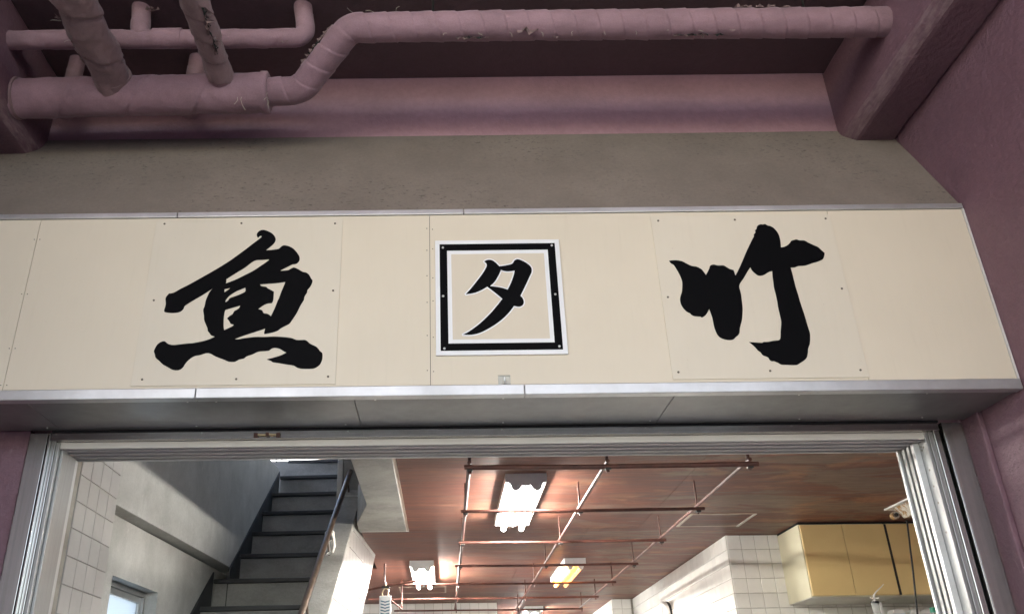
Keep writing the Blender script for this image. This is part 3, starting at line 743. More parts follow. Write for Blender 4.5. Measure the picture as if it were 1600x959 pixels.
# the plywood stops short of the stairs: white edge trims, and a concrete wall stands above in the stair opening
ot = empty('opening_trim', (-.28, 5.6, ZI-.004)); tag(ot, 'thin white trim along the edge of the stair opening in the ceiling', 'trim')
MB().box(-.2882, -.2715, 4.322, 6.868, ZI-.004, ZI+.009).build('side_strip', 'hatch_trim', ot)
MB().box(-.66, -.2705, 6.8685, 6.886, ZI-.006, ZI+.010).build('end_strip', 'room_white', ot)
sl_o = MB().prism([(-.53, 4.322, ZI-.008), (-.2885, 4.322, ZI-.008), (-.2885, 6.868, ZI-.008), (-.668, 6.868, ZI-.008), (-.655, 6.56, ZI-.008), (-.53, 5.95, ZI-.008)], (0, 0, .3)).build('floor_slab_edge', 'concrete_slab', bevel=.004); tag(sl_o, 'bare grey concrete slab strip in the ceiling beside the stair opening', 'slab')
cwx0 = atY(537, 720, 7.16).x; cwx1 = atY(527, 720, 7.10).x
cwl = empty('concrete_wall', (-.3, 7.2, ZI)); tag(cwl, 'bare stained concrete wall above the top of the stair parapet', 'wall')
MB().box(cwx0, .6, 7.16, 7.30, ZI+.012, 3.6).build('wall_face', 'concrete_slab', cwl, bevel=.004)
MB().box(cwx1, cwx0-.001, 7.14, 7.32, ZI+.2, 3.6).build('edge_post', 'concrete', cwl, bevel=.006)
MB().box(.30, .42, 4.322, 7.158, ZI+.102, 3.6).build('side_wall', 'concrete_slab', cwl)
# tile helper: a wall is a root with grout backing and single tiles
def tile_mesh(w, h, d=.007, axis='y', sign=-1, e=.0022):
    # pillow tile in local coords, centred, standing proud towards `sign` on `axis`
    b = MB(); a, c = w/2, h/2
    def P(u, v, q): return (u, sign*q, v) if axis == 'y' else (sign*q, u, v)
    vs = [P(-a,-c,0),P(a,-c,0),P(a,c,0),P(-a,c,0),P(-a,-c,d-e),P(a,-c,d-e),P(a,c,d-e),P(-a,c,d-e),P(-a+e,-c+e,d),P(a-e,-c+e,d),P(a-e,c-e,d),P(-a+e,c-e,d)]
    fs_ = [(0,1,5,4),(1,2,6,5),(2,3,7,6),(3,0,4,7),(4,5,9,8),(5,6,10,9),(6,7,11,10),(7,4,8,11),(8,9,10,11)]
    if axis == 'x': fs_ = [f[::-1] for f in fs_]
    if sign > 0: fs_ = [f[::-1] for f in fs_]
    return vs, fs_
def tile_data(w, h, mat, axis, sign):
    vs, fs_ = tile_mesh(w, h, axis=axis, sign=sign); me = bpy.data.meshes.new('tile'); me.from_pydata(vs, [], fs_); me.materials.append(MATS[mat]); return me
def jit(): return (random.uniform(-.006,.006), random.uniform(-.006,.006), random.uniform(-.006,.006))
# left wall of 140 mm tiles
XLW = -1.92
lw = empty('tiled_wall', (XLW, 4.66, -H)); tag(lw, 'pale grey tiled wall just inside the left door jamb', 'wall', 'tiled walls')
MB().box(XLW-.25, XLW, 4.32, 4.998, -H, ZI+.10).build('grout_bed', 'grout', lw)
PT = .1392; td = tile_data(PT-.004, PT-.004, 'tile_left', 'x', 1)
for i in range(5):
    yc = 4.997-PT*(i+.5)
    if yc-PT/2 < 4.315: continue
    for j in range(9):
        inst('tile', td, (XLW, yc, 1.498-PT*(j+.5)-.002), lw, jit())
st = MB()
for i in range(5):
    for j in range(9, 21):
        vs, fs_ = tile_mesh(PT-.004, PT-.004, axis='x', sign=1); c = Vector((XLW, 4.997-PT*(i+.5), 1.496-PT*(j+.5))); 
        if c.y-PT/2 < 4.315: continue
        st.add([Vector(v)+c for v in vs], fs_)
st.build('lower_tiles', 'tile_left', lw)['kind'] = 'stuff'
# right-hand walls of 114 mm tiles
PR = .1145
rw = empty('tiled_wall', (3.2, 7.25, -H)); tag(rw, 'white tiled wall facing the door, behind the yellow cabinets', 'wall', 'tiled walls')
XJ = 2.345; YJ = 7.21
MB().box(XJ+.0005, 4.4, YJ, YJ+.2, -H, ZI-.001).build('grout_bed', 'grout', rw)
td2 = tile_data(PR-.004, PR-.004, 'tile', 'y', -1)
for i in range(15):
    for j in range(7):
        inst('tile', td2, (XJ+PR*(i+.5), YJ, ZI-.004-PR*(j+.5)), rw, jit())
st = MB()
for i in range(15):
    for j in range(7, 26):
        vs, fs_ = tile_mesh(PR-.004, PR-.004, axis='y', sign=-1); c = Vector((XJ+PR*(i+.5), YJ, ZI-.004-PR*(j+.5))); st.add([Vector(v)+c for v in vs], fs_)
st.build('lower_tiles', 'tile', rw)['kind'] = 'stuff'
rs = empty('tiled_wall', (2.4, 9.2, -H)); tag(rs, 'long white tiled wall running back along the right of the room with a clock on it', 'wall', 'tiled walls')
MB().box(XJ, XJ+.2, YJ-.001, 11.12, -H, ZI-.0015).build('grout_bed', 'grout', rs)
td3 = tile_data(PR-.004, PR-.004, 'tile', 'x', -1)
for i in range(34):
    for j in range(8):
        inst('tile', td3, (XJ, YJ+.004+PR*(i+.5), ZI-.004-PR*(j+.5)), rs, jit())
st = MB()
for i in range(34):
    for j in range(8, 26):
        vs, fs_ = tile_mesh(PR-.004, PR-.004, axis='x', sign=-1); c = Vector((XJ, YJ+.004+PR*(i+.5), ZI-.004-PR*(j+.5))); st.add([Vector(v)+c for v in vs], fs_)
st.build('lower_tiles', 'tile', rs)['kind'] = 'stuff'
rj = empty('tiled_wall', (2.2, 12, -H)); tag(rj, 'narrow white tiled return at the far end of the right wall', 'wall', 'tiled walls')
MB().box(2.09, 2.5, 11.13, 13.2, -H, ZI-.002).build('grout_bed', 'grout', rj)
for i in range(2):
    for j in range(5): inst('tile', td2, (2.09+PR*(i+.5), 11.13, ZI-.004-PR*(j+.5)), rj, jit())
for i in range(16):
    for j in range(4): inst('tile', td3, (2.09, 11.135+PR*(i+.5), ZI-.004-PR*(j+.5)), rj, jit())
bw = empty('tiled_wall', (-.2, 11.4, -H)); tag(bw, 'cream tiled cross wall far back behind the hanging scale', 'wall', 'tiled walls')
MB().box(-2.4, .672, 11.33, 11.5, -H, ZI-.002).build('grout_bed', 'grout', bw)
for i in range(18):
    for j in range(4): inst('tile', td2, (.67-PR*(i+.5), 11.33, ZI-.004-PR*(j+.5)), bw, jit())
ew = empty('end_wall', (1.5, 16.95, -H)); tag(ew, 'plain far wall at the back of the deep room', 'wall')
MB().box(-2.5, 4.5, 16.9, 17.05, -H, 3.3).build('wall_face', 'room_white', ew)
ow = empty('outer_wall', (4.45, 10, -H)); tag(ow, 'plain right-hand outer wall of the room beyond the cabinets', 'wall')
MB().box(4.40, 4.55, 4.302, 16.9, -H, 3.3).build('wall_face', 'room_white', ow)

# ------------------------------------------------------------------ stairs (the flight is turned 3.4 degrees off the shop front)
BS = .06; AU, AL = -2.22, -2.33                    # upper wall plane X = AU + BS*Y, recessed lower wall X = AL + BS*Y
def xu(y): return AU+BS*y
def xl(y): return AL+BS*y
AP = -1.086                                        # tiled outer face of the parapet
def xp(y): return AP+BS*y
sw1 = empty('stair_wall', (-2.0, 7, -H)); tag(sw1, 'grey concrete stairwell wall with a horizontal ledge and a small window below', 'wall')
ZL = 1.19
MB().hexa([(xu(5.0),5.0,ZL),(xu(5.0)-.35,5.0,ZL),(xu(8.72)-.35,8.72,ZL+.03),(xu(8.72),8.72,ZL+.03)],
          [(xu(5.0),5.0,2.415),(xu(5.0)-.35,5.0,2.415),(xu(8.72)-.35,8.72,2.415),(xu(8.72),8.72,2.415)]).build('upper_face', 'concrete', sw1, bevel=.004)
wy0, wy1, wz0, wz1 = 5.36, 6.12, .25, .845         # window opening in the lower wall
def lowbox(y0, y1, z0, z1):
    return MB().hexa([(xl(y0),y0,z0),(xl(y0)-.25,y0,z0),(xl(y1)-.25,y1,z0),(xl(y1),y1,z0)], [(xl(y0),y0,z1),(xl(y0)-.25,y0,z1),(xl(y1)-.25,y1,z1),(xl(y1),y1,z1)])
lowbox(5.0, wy0, -H, ZL-.001).build('lower_face', 'concrete', sw1)
lowbox(wy1, 9.6, -H, ZL-.001).build('lower_face', 'concrete', sw1)
lowbox(wy0, wy1, wz1, ZL-.0012).build('lower_face', 'concrete', sw1)
lowbox(wy0, wy1, -H, wz0).build('lower_face', 'concrete', sw1)
win = empty('window', (xl(5.75)-.12, 5.75, wz0)); tag(win, 'small aluminium window with frosted panes low in the stairwell wall', 'window')
def wbox(y0, y1, z0, z1, d0, d1, name, mat):
    return MB().hexa([(xl(y0)-d0,y0,z0),(xl(y0)-d1,y0,z0),(xl(y1)-d1,y1,z0),(xl(y1)-d0,y1,z0)], [(xl(y0)-d0,y0,z1),(xl(y0)-d1,y0,z1),(xl(y1)-d1,y1,z1),(xl(y1)-d0,y1,z1)]).build(name, mat, win, bevel=.0015)
wbox(wy0, wy1, wz1-.035, wz1-.001, .08, .16, 'frame_rail', 'aluminium_jamb'); wbox(wy0, wy1, wz0+.001, wz0+.035, .08, .16, 'frame_rail', 'aluminium_jamb')
wbox(wy0+.001, wy0+.03, wz0+.036, wz1-.036, .08, .16, 'frame_stile', 'aluminium_jamb'); wbox(wy1-.03, wy1-.001, wz0+.036, wz1-.036, .08, .16, 'frame_stile', 'aluminium_jamb')
wbox(wy0+.031, wy1-.031, wz1-.075, wz1-.0365, .10, .13, 'sash_rail', 'aluminium'); wbox(wy1-.06, wy1-.031, wz0+.04, wz1-.076, .10, .13, 'sash_stile', 'aluminium')
wbox(wy0+.031, wy1-.061, wz0+.037, wz1-.0765, .112, .117, 'pane', 'frosted_glass')
# steps: nosing k at Y = 8.754-.295k, z = 2.36-.2505k (k = -1 is the upper floor)
stp = empty('staircase', (-1.2, 6.5, -H)); tag(stp, 'dark grey concrete staircase rising to the upper floor on the left', 'staircase')
RI, TRD = .2505, .295
for k in range(-1, 14):
    yn, zn = 8.754-TRD*k, 2.36-RI*k
    def rows(yf, yb, z0, z1, inset=0):
        low = z1 <= ZL+.2
        def lx(y): return (xl(y) if low else xu(y))+.002
        dx = BS
        def pt(left, y): 
            if left: return (lx(y), y)
            return (xp(y)-.135, y-(xp(y)-.135-lx(y))*BS)
        a, b_, c_, d_ = pt(1,yf), pt(0,yf), pt(0,yb), pt(1,yb)
        return [(a[0],a[1],z0),(b_[0],b_[1],z0),(c_[0],c_[1],z0),(d_[0],d_[1],z0)], [(a[0],a[1],z1),(b_[0],b_[1],z1),(c_[0],c_[1],z1),(d_[0],d_[1],z1)]
    bk = .36 if k >= 0 else 2.3
    lo, hi = rows(yn+.028, yn+(.058 if k >= 0 else bk), zn-RI-.001, zn-.036); MB().hexa(lo, hi).build('riser', 'step_concrete', stp, bevel=.004)
    lo, hi = rows(yn, yn+bk-.005, zn-.0355, zn); MB().hexa(lo, hi).build('tread', 'dark_skirt', stp, bevel=.006)  # tread colour darkened to stand for the shade under the nosings
# dark skirting along the wall
def skirt(fx, y0, y1, off, name):
    z = lambda y: 2.36+.849*(y-8.754)
    t = .012
    lo = [(fx(y0)+.001,y0,z(y0)-.30),(fx(y0)+t,y0,z(y0)-.30),(fx(y1)+t,y1,z(y1)-.30),(fx(y1)+.001,y1,z(y1)-.30)]
    hi = [(p[0],p[1],p[2]+.30+off) for p in lo]
    MB().hexa(lo, hi).build(name, 'dark_skirt', stp)
skirt(xu, 7.30, 8.715, .065, 'skirting'); skirt(xl, 5.2, 7.25, .075, 'skirting')
# parapet with concrete cap and tiled side
pp = empty('stair_parapet', (-.72, 6.6, -H)); tag(pp, 'sloping stair parapet with concrete cap and white tiled side', 'parapet')
capz = lambda y: .646+.862*(y-5.72)
und = lambda y: .903+.847*(y-7.33)
def pbox(y0, y1, zlo, zhi, d0, d1, name, mat, bevel=0.):
    return MB().hexa([(xp(y0)-d1,y0,zlo(y0)),(xp(y0)-d0,y0,zlo(y0)),(xp(y1)-d0,y1,zlo(y1)),(xp(y1)-d1,y1,zlo(y1))],
                     [(xp(y0)-d1,y0,zhi(y0)),(xp(y0)-d0,y0,zhi(y0)),(xp(y1)-d0,y1,zhi(y1)),(xp(y1)-d1,y1,zhi(y1))]).build(name, mat, pp, bevel=bevel)
pbox(4.75, 6.93, lambda y: und(y)-.0, lambda y: capz(y)-.03, .008, .130, 'core', 'concrete')
pbox(6.931, 8.6, und, lambda y: ZI+.3, .008, .130, 'core', 'concrete')
pbox(4.74, 7.02, lambda y: capz(y)-.0295, capz, -.004, .142, 'cap', 'concrete_slab', .005)
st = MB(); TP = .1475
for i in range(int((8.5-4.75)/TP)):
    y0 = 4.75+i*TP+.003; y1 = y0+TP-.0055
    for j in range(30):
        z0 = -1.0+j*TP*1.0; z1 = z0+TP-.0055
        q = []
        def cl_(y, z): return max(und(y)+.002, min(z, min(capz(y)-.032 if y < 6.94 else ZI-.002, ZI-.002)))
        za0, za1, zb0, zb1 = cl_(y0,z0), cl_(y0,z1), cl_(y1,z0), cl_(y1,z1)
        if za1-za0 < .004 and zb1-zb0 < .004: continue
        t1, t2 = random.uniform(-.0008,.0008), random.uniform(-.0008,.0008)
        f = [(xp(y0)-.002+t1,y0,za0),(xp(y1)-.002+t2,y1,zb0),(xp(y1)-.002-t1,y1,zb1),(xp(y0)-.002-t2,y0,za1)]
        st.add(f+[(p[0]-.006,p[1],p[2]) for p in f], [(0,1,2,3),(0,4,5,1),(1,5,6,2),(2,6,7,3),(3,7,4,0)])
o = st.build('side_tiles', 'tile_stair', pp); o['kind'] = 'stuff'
# handrail
hr = empty('handrail', (-.9, 6, .3)); tag(hr, 'brown steel handrail along the stair parapet', 'handrail')
def hpt(x, y): return onplane(x, y, AP-.115, BS)
rail = [hpt(462,985), hpt(497,880), hpt(523,805), hpt(548,736)]
MB().tube(path(rail, .05, .05), .021, 14).build('rail', 'handrail_steel', hr)
for i, t in ((0, .15), (1, .5), (2, .93)):
    q = rail[0].lerp(rail[3], t); MB().tube([q+Vector((0,0,-.01)), q+Vector((.012,.02,-.13))], .008, 8).build('bracket', 'handrail_steel', hr)
rg = empty('rag', tuple(hpt(515,838)-Vector((0,0,.1)))); tag(rg, 'white rag knotted round the stair handrail', 'rag')
c0 = hpt(515,836)
b = MB()
for k in range(3):
    pts = []
    for i in range(17):
        a = 2*math.pi*i/16; ax = (rail[3]-rail[0]).normalized(); e1 = ax.cross(Vector((1,0,0))).normalized(); e2 = ax.cross(e1)
        pts.append(c0+ax*(k*.014-.014)+ (e1*math.cos(a)+e2*math.sin(a))*(.029+.003*math.sin(a*3+k)))
    b.tube(pts, .0085, 8, cap=False)
b.build('loop', 'rope_white', rg)
MB().tube([c0+Vector((.02,-.03,.0)), c0+Vector((.035,-.03,-.03)), c0+Vector((.04,-.025,-.08)), c0+Vector((.028,-.02,-.125))], .011, 10, rf=lambda L,t,p: .012-.03*L+.002*math.sin(t*12)).build('tail', 'rope_white', rg)
bl0, bl1 = hpt(506,869)+Vector((.01,-.04,0)), hpt(546,853)+Vector((.03,-.07,0))
kn = MB(); dv = (bl1-bl0); nv = Vector((0,-.35,.9)).normalized()*.018
kn.add([bl0-nv*.2, bl0+dv*.5-nv, bl1-nv*.2, bl1+nv*.5, bl0+dv*.55+nv, bl0+dv*.1+nv*.7]+[p+Vector((.002,.006,.004)) for p in (bl0-nv*.2, bl0+dv*.5-nv, bl1-nv*.2, bl1+nv*.5, bl0+dv*.55+nv, bl0+dv*.1+nv*.7)],
       [(0,1,2,3,4,5),(11,10,9,8,7,6)]+[(i,6+i,6+(i+1)%6,(i+1)%6) for i in range(6)])
tag(kn.build('metal_strip', 'steel_plate'), 'flat metal strip tied to the stair handrail below the rag', 'metal strip')
# stairwell enclosure and upper room
sx = empty('stairwell_side_wall', (-.6, 6, ZI)); tag(sx, 'concrete wall on the right side of the upper stairs', 'wall')
MB().hexa([(xp(7.33)-.12,7.33,ZI+.305),(-.45,7.33,ZI+.305),(-.35,11.2,ZI+.305),(xp(11.2)-.1,11.2,ZI+.305)], [(xp(7.33)-.12,7.33,4.3),(-.45,7.33,4.3),(-.35,11.2,4.3),(xp(11.2)-.1,11.2,4.3)]).build('wall_face', 'concrete_slab', sx)
ur = empty('upper_room', (-2, 9, 2.42)); tag(ur, 'bright white upper room seen above the top stair', 'room')
MB().box(-4.2, -.44, 11.2, 11.35, 1.41, 4.3).build('back_wall', 'room_white', ur)
MB().box(-4.2, -4.05, 4.35, 11.2, 2.2, 2.9).build('side_wall_sill', 'room_white', ur)
MB().box(-4.2, -4.05, 4.35, 11.2, 4.1, 4.3).build('side_wall_head', 'room_white', ur)
MB().box(-4.2, -2.15, 4.35, 8.7, 2.2, 2.36).build('landing', 'room_white', ur)
MB().box(-4.2, -1.0, 9.05, 11.19, 2.2, 2.6).build('landing', 'step_concrete', ur)
MB().box(-4.2, 4.5, 4.31, 8.3, 4.301, 4.45).build('roof', 'room_white', ur)  # unseen opening left behind this roof, added to brighten the stairs
MB().box(-.66, 4.5, 8.301, 17.05, 4.301, 4.45).build('roof', 'room_white', ur)
cu = MB(); cp_ = [atY(499,712,11.1), atY(519,712,11.1)]
for i in range(33):
    t = i/32; x = cp_[0].x+(cp_[1].x-cp_[0].x)*t; y = 11.12+.03*math.sin(t*22)
    for z in (2.65, 3.9): cu.v.append(Vector((x, y, z)))
for i in range(32): cu.f.append([2*i, 2*i+2, 2*i+3, 2*i+1]); cu.sm.append(True)
cu_o = cu.build('curtain', 'curtain_tan'); md = cu_o.modifiers.new('th', 'SOLIDIFY'); md.thickness = .004
tag(cu_o, 'tan curtain in the bright upper room at the top of the stairs', 'curtain')
gr_ = empty('floor_grille', (-1.75, 8.9, 2.42)); tag(gr_, 'thin dark rail end on the wall top beside the highest stair', 'rail')
q0, q1, q2 = atY(432,722,8.9), atY(432,709,8.9), atY(441,719,8.9)
MB().tube([q0, q1], .006, 6).build('post', 'black_iron', gr_); MB().tube([q1, q2], .006, 6).build('brace', 'black_iron', gr_)

# ------------------------------------------------------------------ hanging rail grid
gd = empty('hanging_rail_grid', (.9, 7.4, 1.2)); tag(gd, 'red-brown iron rail grid hung on rods under the plywood ceiling', 'rail grid')
ZG = 1.214; GX = (.142, .866, 1.610); GY = [4.385+1.018*i for i in range(7)]
ends = [(.115, 1.655), (.115, 1.650), (.115, 1.645), (.10, 1.645), (-.57, 1.64), (-.80, 1.64), (-.58, 1.62)]
for x in GX: MB().tube([(x, GY[0]-.02, ZG+.022), (x, 7.4, ZG+.019), (x-.01, GY[-1]+.05, ZG+.02)], .0105, 10).build('long_rail', 'rust_bar', gd)
for i, y in enumerate(GY):
    e = ends[i]; MB().tube([(e[0], y, ZG), (.8, y+.004, ZG-.003), (e[1], y-.004, ZG)], .0105 if i else .0135, 10).build('cross_bar', 'rust_bar', gd)
    for x in GX:
        MB().tube([(x+.002, y+.012, ZG-.03), (x+.004, y+.02, ZI)], .006 if i else .009, 8).build('hanger_rod', 'rust_bar', gd)
        if i < 4: MB().box(x-.013, x+.017, y-.012, y+.024, ZG-.020, ZG-.010).build('clamp', 'black_iron', gd, bevel=.003)
MB().tube([(-.56, 8.40, ZG-.02), (-.56, 8.40, ZI)], .009, 8).build('hanger_rod', 'rust_bar', gd)
MB().tube([(-.44, 9.40, ZG-.10), (-.44, 9.40, ZI)], .009, 8).build('hanger_rod', 'rust_bar', gd)
MB().tube([(-.72, 8.55, ZG-.03), (-.2, 8.36, ZG+.03)], .010, 8).build('brace', 'rust_bar', gd)
MB().tube([(-.44, 9.40, ZG-.11), (-.60, 9.38, ZG+.02)], .009, 8).build('brace', 'rust_bar', gd)

# ------------------------------------------------------------------ fluorescent fittings
def fitting(x0, x1, y0, y1, mats, label):
    w = x1-x0; xc = (x0+x1)/2
    r = empty('ceiling_light', (xc, (y0+y1)/2, ZI)); tag(r, label, 'ceiling light', 'fluorescent ceiling lights')
    # vee-shaped body: flanks slope down to a central ridge
    prof = [(-w/2, 0), (-w/2, -.046), (-w*.46, -.050), (-w*.12, -.056), (0, -.066), (w*.12, -.056), (w*.46, -.050), (w/2, -.046), (w/2, 0)]
    MB().prism([(xc+a, y0+.01, ZI-.0015+b_) for a, b_ in prof], (0, y1-y0-.02, 0)).build('body', 'fixture_white', r)
    MB().box(x0, x1, y1-.0095, y1, ZI-.056, ZI-.001).build('end_plate', 'fixture_grey', r)
    MB().prism([(xc+a, y0, ZI-.001+b_) for a, b_ in [(-w/2, 0), (-w/2, -.052), (-w*.40, -.060), (-w*.34, -.100), (-w*.18, -.100), (-w*.10, -.074), (0, -.078), (w*.10, -.074), (w*.18, -.100), (w*.34, -.100), (w*.40, -.060), (w/2, -.052), (w/2, 0)]], (0, .0095, 0)).build('end_plate', 'fixture_grey', r)
    for sx_, m in zip((-1, 1), mats):
        xt = xc+sx_*w*.26; zt = ZI-.086
        MB().tube([(xt, y0+.035, zt), (xt, y1-.04, zt)], .0165, 14).build('tube', m, r)
        for a, c_ in ((y0+.0125, y0+.034), (y1-.039, y1-.014)): MB().tube([(xt, a, zt), (xt, c_, zt)], .0185, 14).build('lamp_holder', 'fixture_white', r)
    return r
fitting(.39, .645, 5.20, 6.47, ('tube_near', 'tube_near'), 'nearest twin-tube ceiling light, both white tubes lit')
fitting(-.318, -.09, 8.24, 9.42, ('tube_dim', 'tube_far'), 'twin-tube ceiling light above the hanging scale with its left tube dim')
fitting(1.13, 1.33, 8.20, 9.38, ('tube_warm', 'tube_orange'), 'twin-tube ceiling light glowing warm orange')
fitting(1.06, 1.30, 11.75, 12.9, ('tube_near', 'tube_near'), 'farthest small ceiling light at the bottom of the view behind the rail grid')
rl = empty('broken_light', (3.35, 5.8, ZI)); tag(rl, 'rusty tubeless ceiling light in front of the yellow cabinets', 'ceiling light')
MB().box(3.245, 3.47, 5.15, 6.31, ZI-.012, ZI-.001).build('plate', 'fixture_white', rl, bevel=.002)
MB().prism([(3.275, 5.17, ZI-.0125), (3.335, 5.17, ZI-.085), (3.40, 5.17, ZI-.085), (3.45, 5.17, ZI-.0125)], (0, 1.06, 0)).build('body', 'rusty_enamel', rl)
MB().tube([(3.285, 6.235, ZI-.06), (3.285, 6.28, ZI-.06)], .026, 16).build('lamp_holder', 'rusty_enamel', rl)
MB().tube([(3.285, 6.225, ZI-.06), (3.285, 6.234, ZI-.06)], .014, 12).build('socket', 'black_iron', rl)
cd0, cd1 = atY(1417,812,6.05), atY(1436,985,6.05)
MB().tube([cd0, cd0.lerp(cd1, .5)+Vector((.004,0,0)), cd1], .0065, 8).build('pull_cord', 'cord_black', rl)['label'] = 'black pull cord hanging from the rusty light'

# ceiling access hatches
def hatch(x0, x1, y0, y1, label, mat):
    r = empty('ceiling_hatch', ((x0+x1)/2, (y0+y1)/2, ZI-.008)); tag(r, label, 'hatch')
    t = .018
    for a in ((x0,x1,y0,y0+t), (x0,x1,y1-t,y1), (x0,x0+t,y0+t+.0005,y1-t-.0005), (x1-t,x1,y0+t+.0005,y1-t-.0005)):
        MB().box(a[0],a[1],a[2],a[3],ZI-.007,ZI-.0008).build('frame_bar', mat, r)
    MB().box(x0+t+.003,x1-t-.003,y0+t+.003,y1-t-.003,ZI-.004,ZI-.0006).build('lid', 'plywood', r)
hatch(1.845, 2.335, 6.38, 6.83, 'square access hatch in the plywood ceiling near the tiled corner', 'hatch_trim')
MB().box(2.3165, 2.336, 6.38, 6.83, ZI-.0095, ZI-.0072).build('edge_strip', 'alu_trim', bpy.data.objects['ceiling_hatch'])
hatch(-.50, .03, 9.90, 10.38, 'faint access hatch in the ceiling behind the hanging scale', 'hatch_trim')

# ------------------------------------------------------------------ cabinets, caulk tube, clock, scale
cb = empty('wall_cabinet', (3.1, 6.95, .845)); tag(cb, 'pair-door yellow wall cabinet with a pale cream side', 'cabinet')
MB().box(2.768, 3.430, 6.742, YJ-.009, .846, 1.383).build('carcass', 'cabinet_side', cb, bevel=.002)
MB().box(2.770, 3.428, 6.7425, YJ-.012, .842, .8455).build('underside', 'cabinet_under', cb)
for x0, x1 in ((2.776, 3.0975), (3.1015, 3.425)):
    MB().box(x0, x1, 6.722, 6.7415, .852, 1.376).build('door', 'cabinet_yellow', cb, bevel=.0015)
MB().box(3.4258, 3.4432, 6.7225, 6.7413, .852, 1.376).build('gap_strip', 'cord_black', cb)  # black strip stands for the shade between the two cabinets
cb2 = empty('wall_cabinet', (3.8, 6.95, .845)); tag(cb2, 'second yellow wall cabinet partly hidden by the right door jamb', 'cabinet')
MB().box(3.440, 4.10, 6.742, YJ-.009, .846, 1.383).build('carcass', 'cabinet_side', cb2, bevel=.002)
MB().box(3.442, 4.098, 6.7425, YJ-.012, .842, .8455).build('underside', 'cabinet_under', cb2)
for x0, x1 in ((3.444, 3.769), (3.773, 4.096)):
    MB().box(x0, x1, 6.722, 6.7415, .852, 1.376).build('door', 'cabinet_yellow', cb2, bevel=.0015)
fl = MB().box(2.77, 4.10, 6.75, YJ-.01, 1.3835, ZI-.0015).build('gap_shade', 'dark_gap'); tag(fl, 'dark strip painted in as shade between the yellow cabinets and the ceiling', 'gap shade')  # near-black strip stands in for the shade of the gap
ck = empty('caulk_tube', (3.17, 6.6, .45)); tag(ck, 'clear sealant tube with white nozzle below the yellow cabinet', 'tube')
MB().tube([(3.165, 6.6, .45), (3.166, 6.6, .775)], .027, 18).build('barrel', 'clear_plastic', ck)
MB().tube([(3.166, 6.6, .7755), (3.166, 6.6, .783), (3.166, 6.6, .79)], .030, 18).build('collar', 'clock_black', ck)
MB().tube([(3.166, 6.6, .7905), (3.166, 6.6, .803), (3.166, 6.6, .812), (3.172, 6.6, .835)], .01, 12, rf=lambda L,t,p: .017 if L < .012 else .008).build('neck', 'plastic_white', ck)
for s in (-1, 1): MB().tube([(3.166, 6.6, .812), (3.166+s*.022, 6.59, .810), (3.166+s*.032, 6.59, .815)], .0055, 8).build('wing', 'plastic_white', ck)
MB().tube([(3.172, 6.6, .835), (3.195, 6.6, .86), (3.24, 6.6, .893), (3.262, 6.6, .912)], .004, 8, rf=lambda L,t,p: .006-.03*L).build('nozzle', 'plastic_white', ck)
MB().box(3.196, 3.212, 6.595, 6.607, .45, .785).build('trigger_rod', 'plastic_white', ck)
# shelf that carries the tube and the bottles
sh_ = empty('wall_shelf', (3.5, 6.9, .43)); tag(sh_, 'shelf on the tiled wall under the yellow cabinets', 'shelf')
MB().box(2.95, 4.2, 6.50, YJ-.009, .43, .449).build('board', 'cabinet_side', sh_)
for k, (px, w, m, h_, lb) in enumerate(((1398, .10, 'plastic_blue', .755, 'pale blue carton under the cabinets, left one of the row'), (1424, .085, 'plastic_white', .755, 'white carton under the cabinets, middle one of the row'), (1440, .10, 'plastic_blue', .752, 'pale blue carton under the cabinets beside the door jamb'))):
    p = atY(px, 950, 6.85); bt = empty('carton', (p.x, 6.85, .4495)); tag(bt, lb, 'carton', 'cartons on the shelf')
    MB().box(p.x-w/2, p.x+w/2, 6.80, 6.90, .4495, h_-.03).build('body', m, bt, bevel=.004)
    MB().prism([(p.x-w/2, 6.80, h_-.0295), (p.x+w/2, 6.80, h_-.0295), (p.x+w*.3, 6.80, h_), (p.x-w*.3, 6.80, h_)], (0, .1, 0)).build('folded_top', 'plastic_white', bt)
p = atY(1459, 956, 6.4); gb = empty('bottle', (p.x, 6.53, .4495)); tag(gb, 'green capped bottle beside the right door jamb', 'bottle')
p = atY(1459, 956, 6.53)
MB().tube([(p.x, 6.53, .4495), (p.x, 6.53, .66), (p.x, 6.53, .69), (p.x, 6.53, .70)], .035, 18, rf=lambda L,t,p_: .035 if L < .22 else .018).build('body', 'clear_plastic', gb)
MB().tube([(p.x, 6.53, .7005), (p.x, 6.53, .735)], .022, 16).build('cap', 'plastic_green', gb)
ckk = empty('wall_clock', (2.29, 9.36, .98)); tag(ckk, 'round white-rimmed clock on the long tiled wall', 'clock')
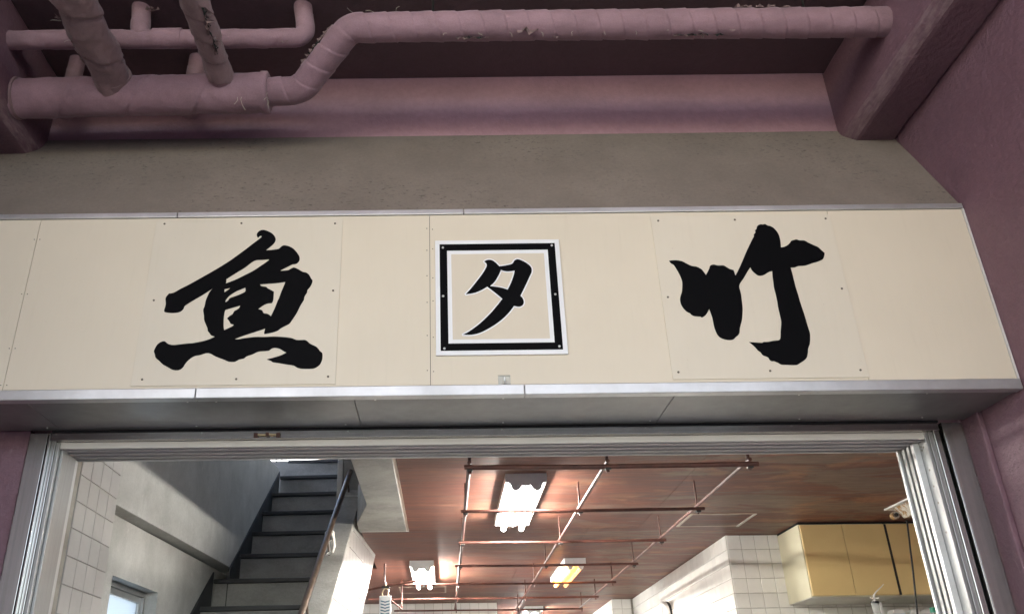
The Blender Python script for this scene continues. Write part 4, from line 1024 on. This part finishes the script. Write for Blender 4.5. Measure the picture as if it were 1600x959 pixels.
CY, CZ, CR = 9.36, 1.015, .135
nx = Vector((-1, -.16, -.05)).normalized(); c = Vector((2.325, CY, CZ))
MB().tube([c, c+nx*.03], CR*.98, 32).build('case', 'clock_black', ckk)
MB().tube([c+nx*.031, c+nx*.052, c+nx*.062], CR, 32, rf=lambda L,t,p: CR if L < .025 else CR*.9).build('rim', 'clock_white', ckk)
cfc = MB().tube([c+nx*.0625, c+nx*.0635], CR*.84, 32).build('face', 'clock_white', ckk)
e1 = nx.cross(Vector((0,0,1))).normalized(); e2 = e1.cross(nx)
for ang, ln in ((1.0, .5), (-.6, .7)):
    d = (e1*math.sin(ang)+e2*math.cos(ang)); MB().tube([c+nx*.0665, c+nx*.0665+d*CR*ln], .003, 6).build('hand', 'clock_black', cfc)
hs = empty('hanging_scale', (-.548, 8.37, .62)); tag(hs, 'white spring scale with blue chevron marks hanging from the rail grid', 'scale')
sx0, sx1, sy = -.602, -.492, 8.37
fpl = MB().box(sx0, sx1, sy-.012, sy+.012, .62, 1.103).build('face_plate', 'scale_white', hs, bevel=.004)
xc = (sx0+sx1)/2; a = .042
cm = MB().prism([(-a, 0, .007), (0, 0, -.004), (a, 0, .007), (a, 0, -.003), (0, 0, -.014), (-a, 0, -.003)], (0, .0006, 0))
ch_me = bpy.data.meshes.new('chevron_mark'); ch_me.from_pydata([tuple(p) for p in cm.v], [], cm.f); ch_me.materials.append(MATS['scale_blue'])
for i in range(17): inst('chevron_mark', ch_me, (xc, sy-.0128, 1.055-i*.027), fpl)
for x in (-.572, -.520): MB().tube([(x, sy, 1.10), (x-.004, sy, 1.13), (x+.006, sy, 1.155), (-.546, sy, 1.172)], .006, 8).build('yoke', 'brass', hs)
MB().tube([(-.546, sy, 1.172), (-.546, sy+.02, 1.20), (-.546, sy+.045, 1.228), (-.546, sy+.075, 1.215), (-.546, sy+.08, 1.19)], .0055, 8).build('hook', 'brass', hs)
MB().box(-.58, -.51, sy-.02, sy+.03, 1.172, 1.19).build('swivel', 'black_iron', hs, bevel=.003)
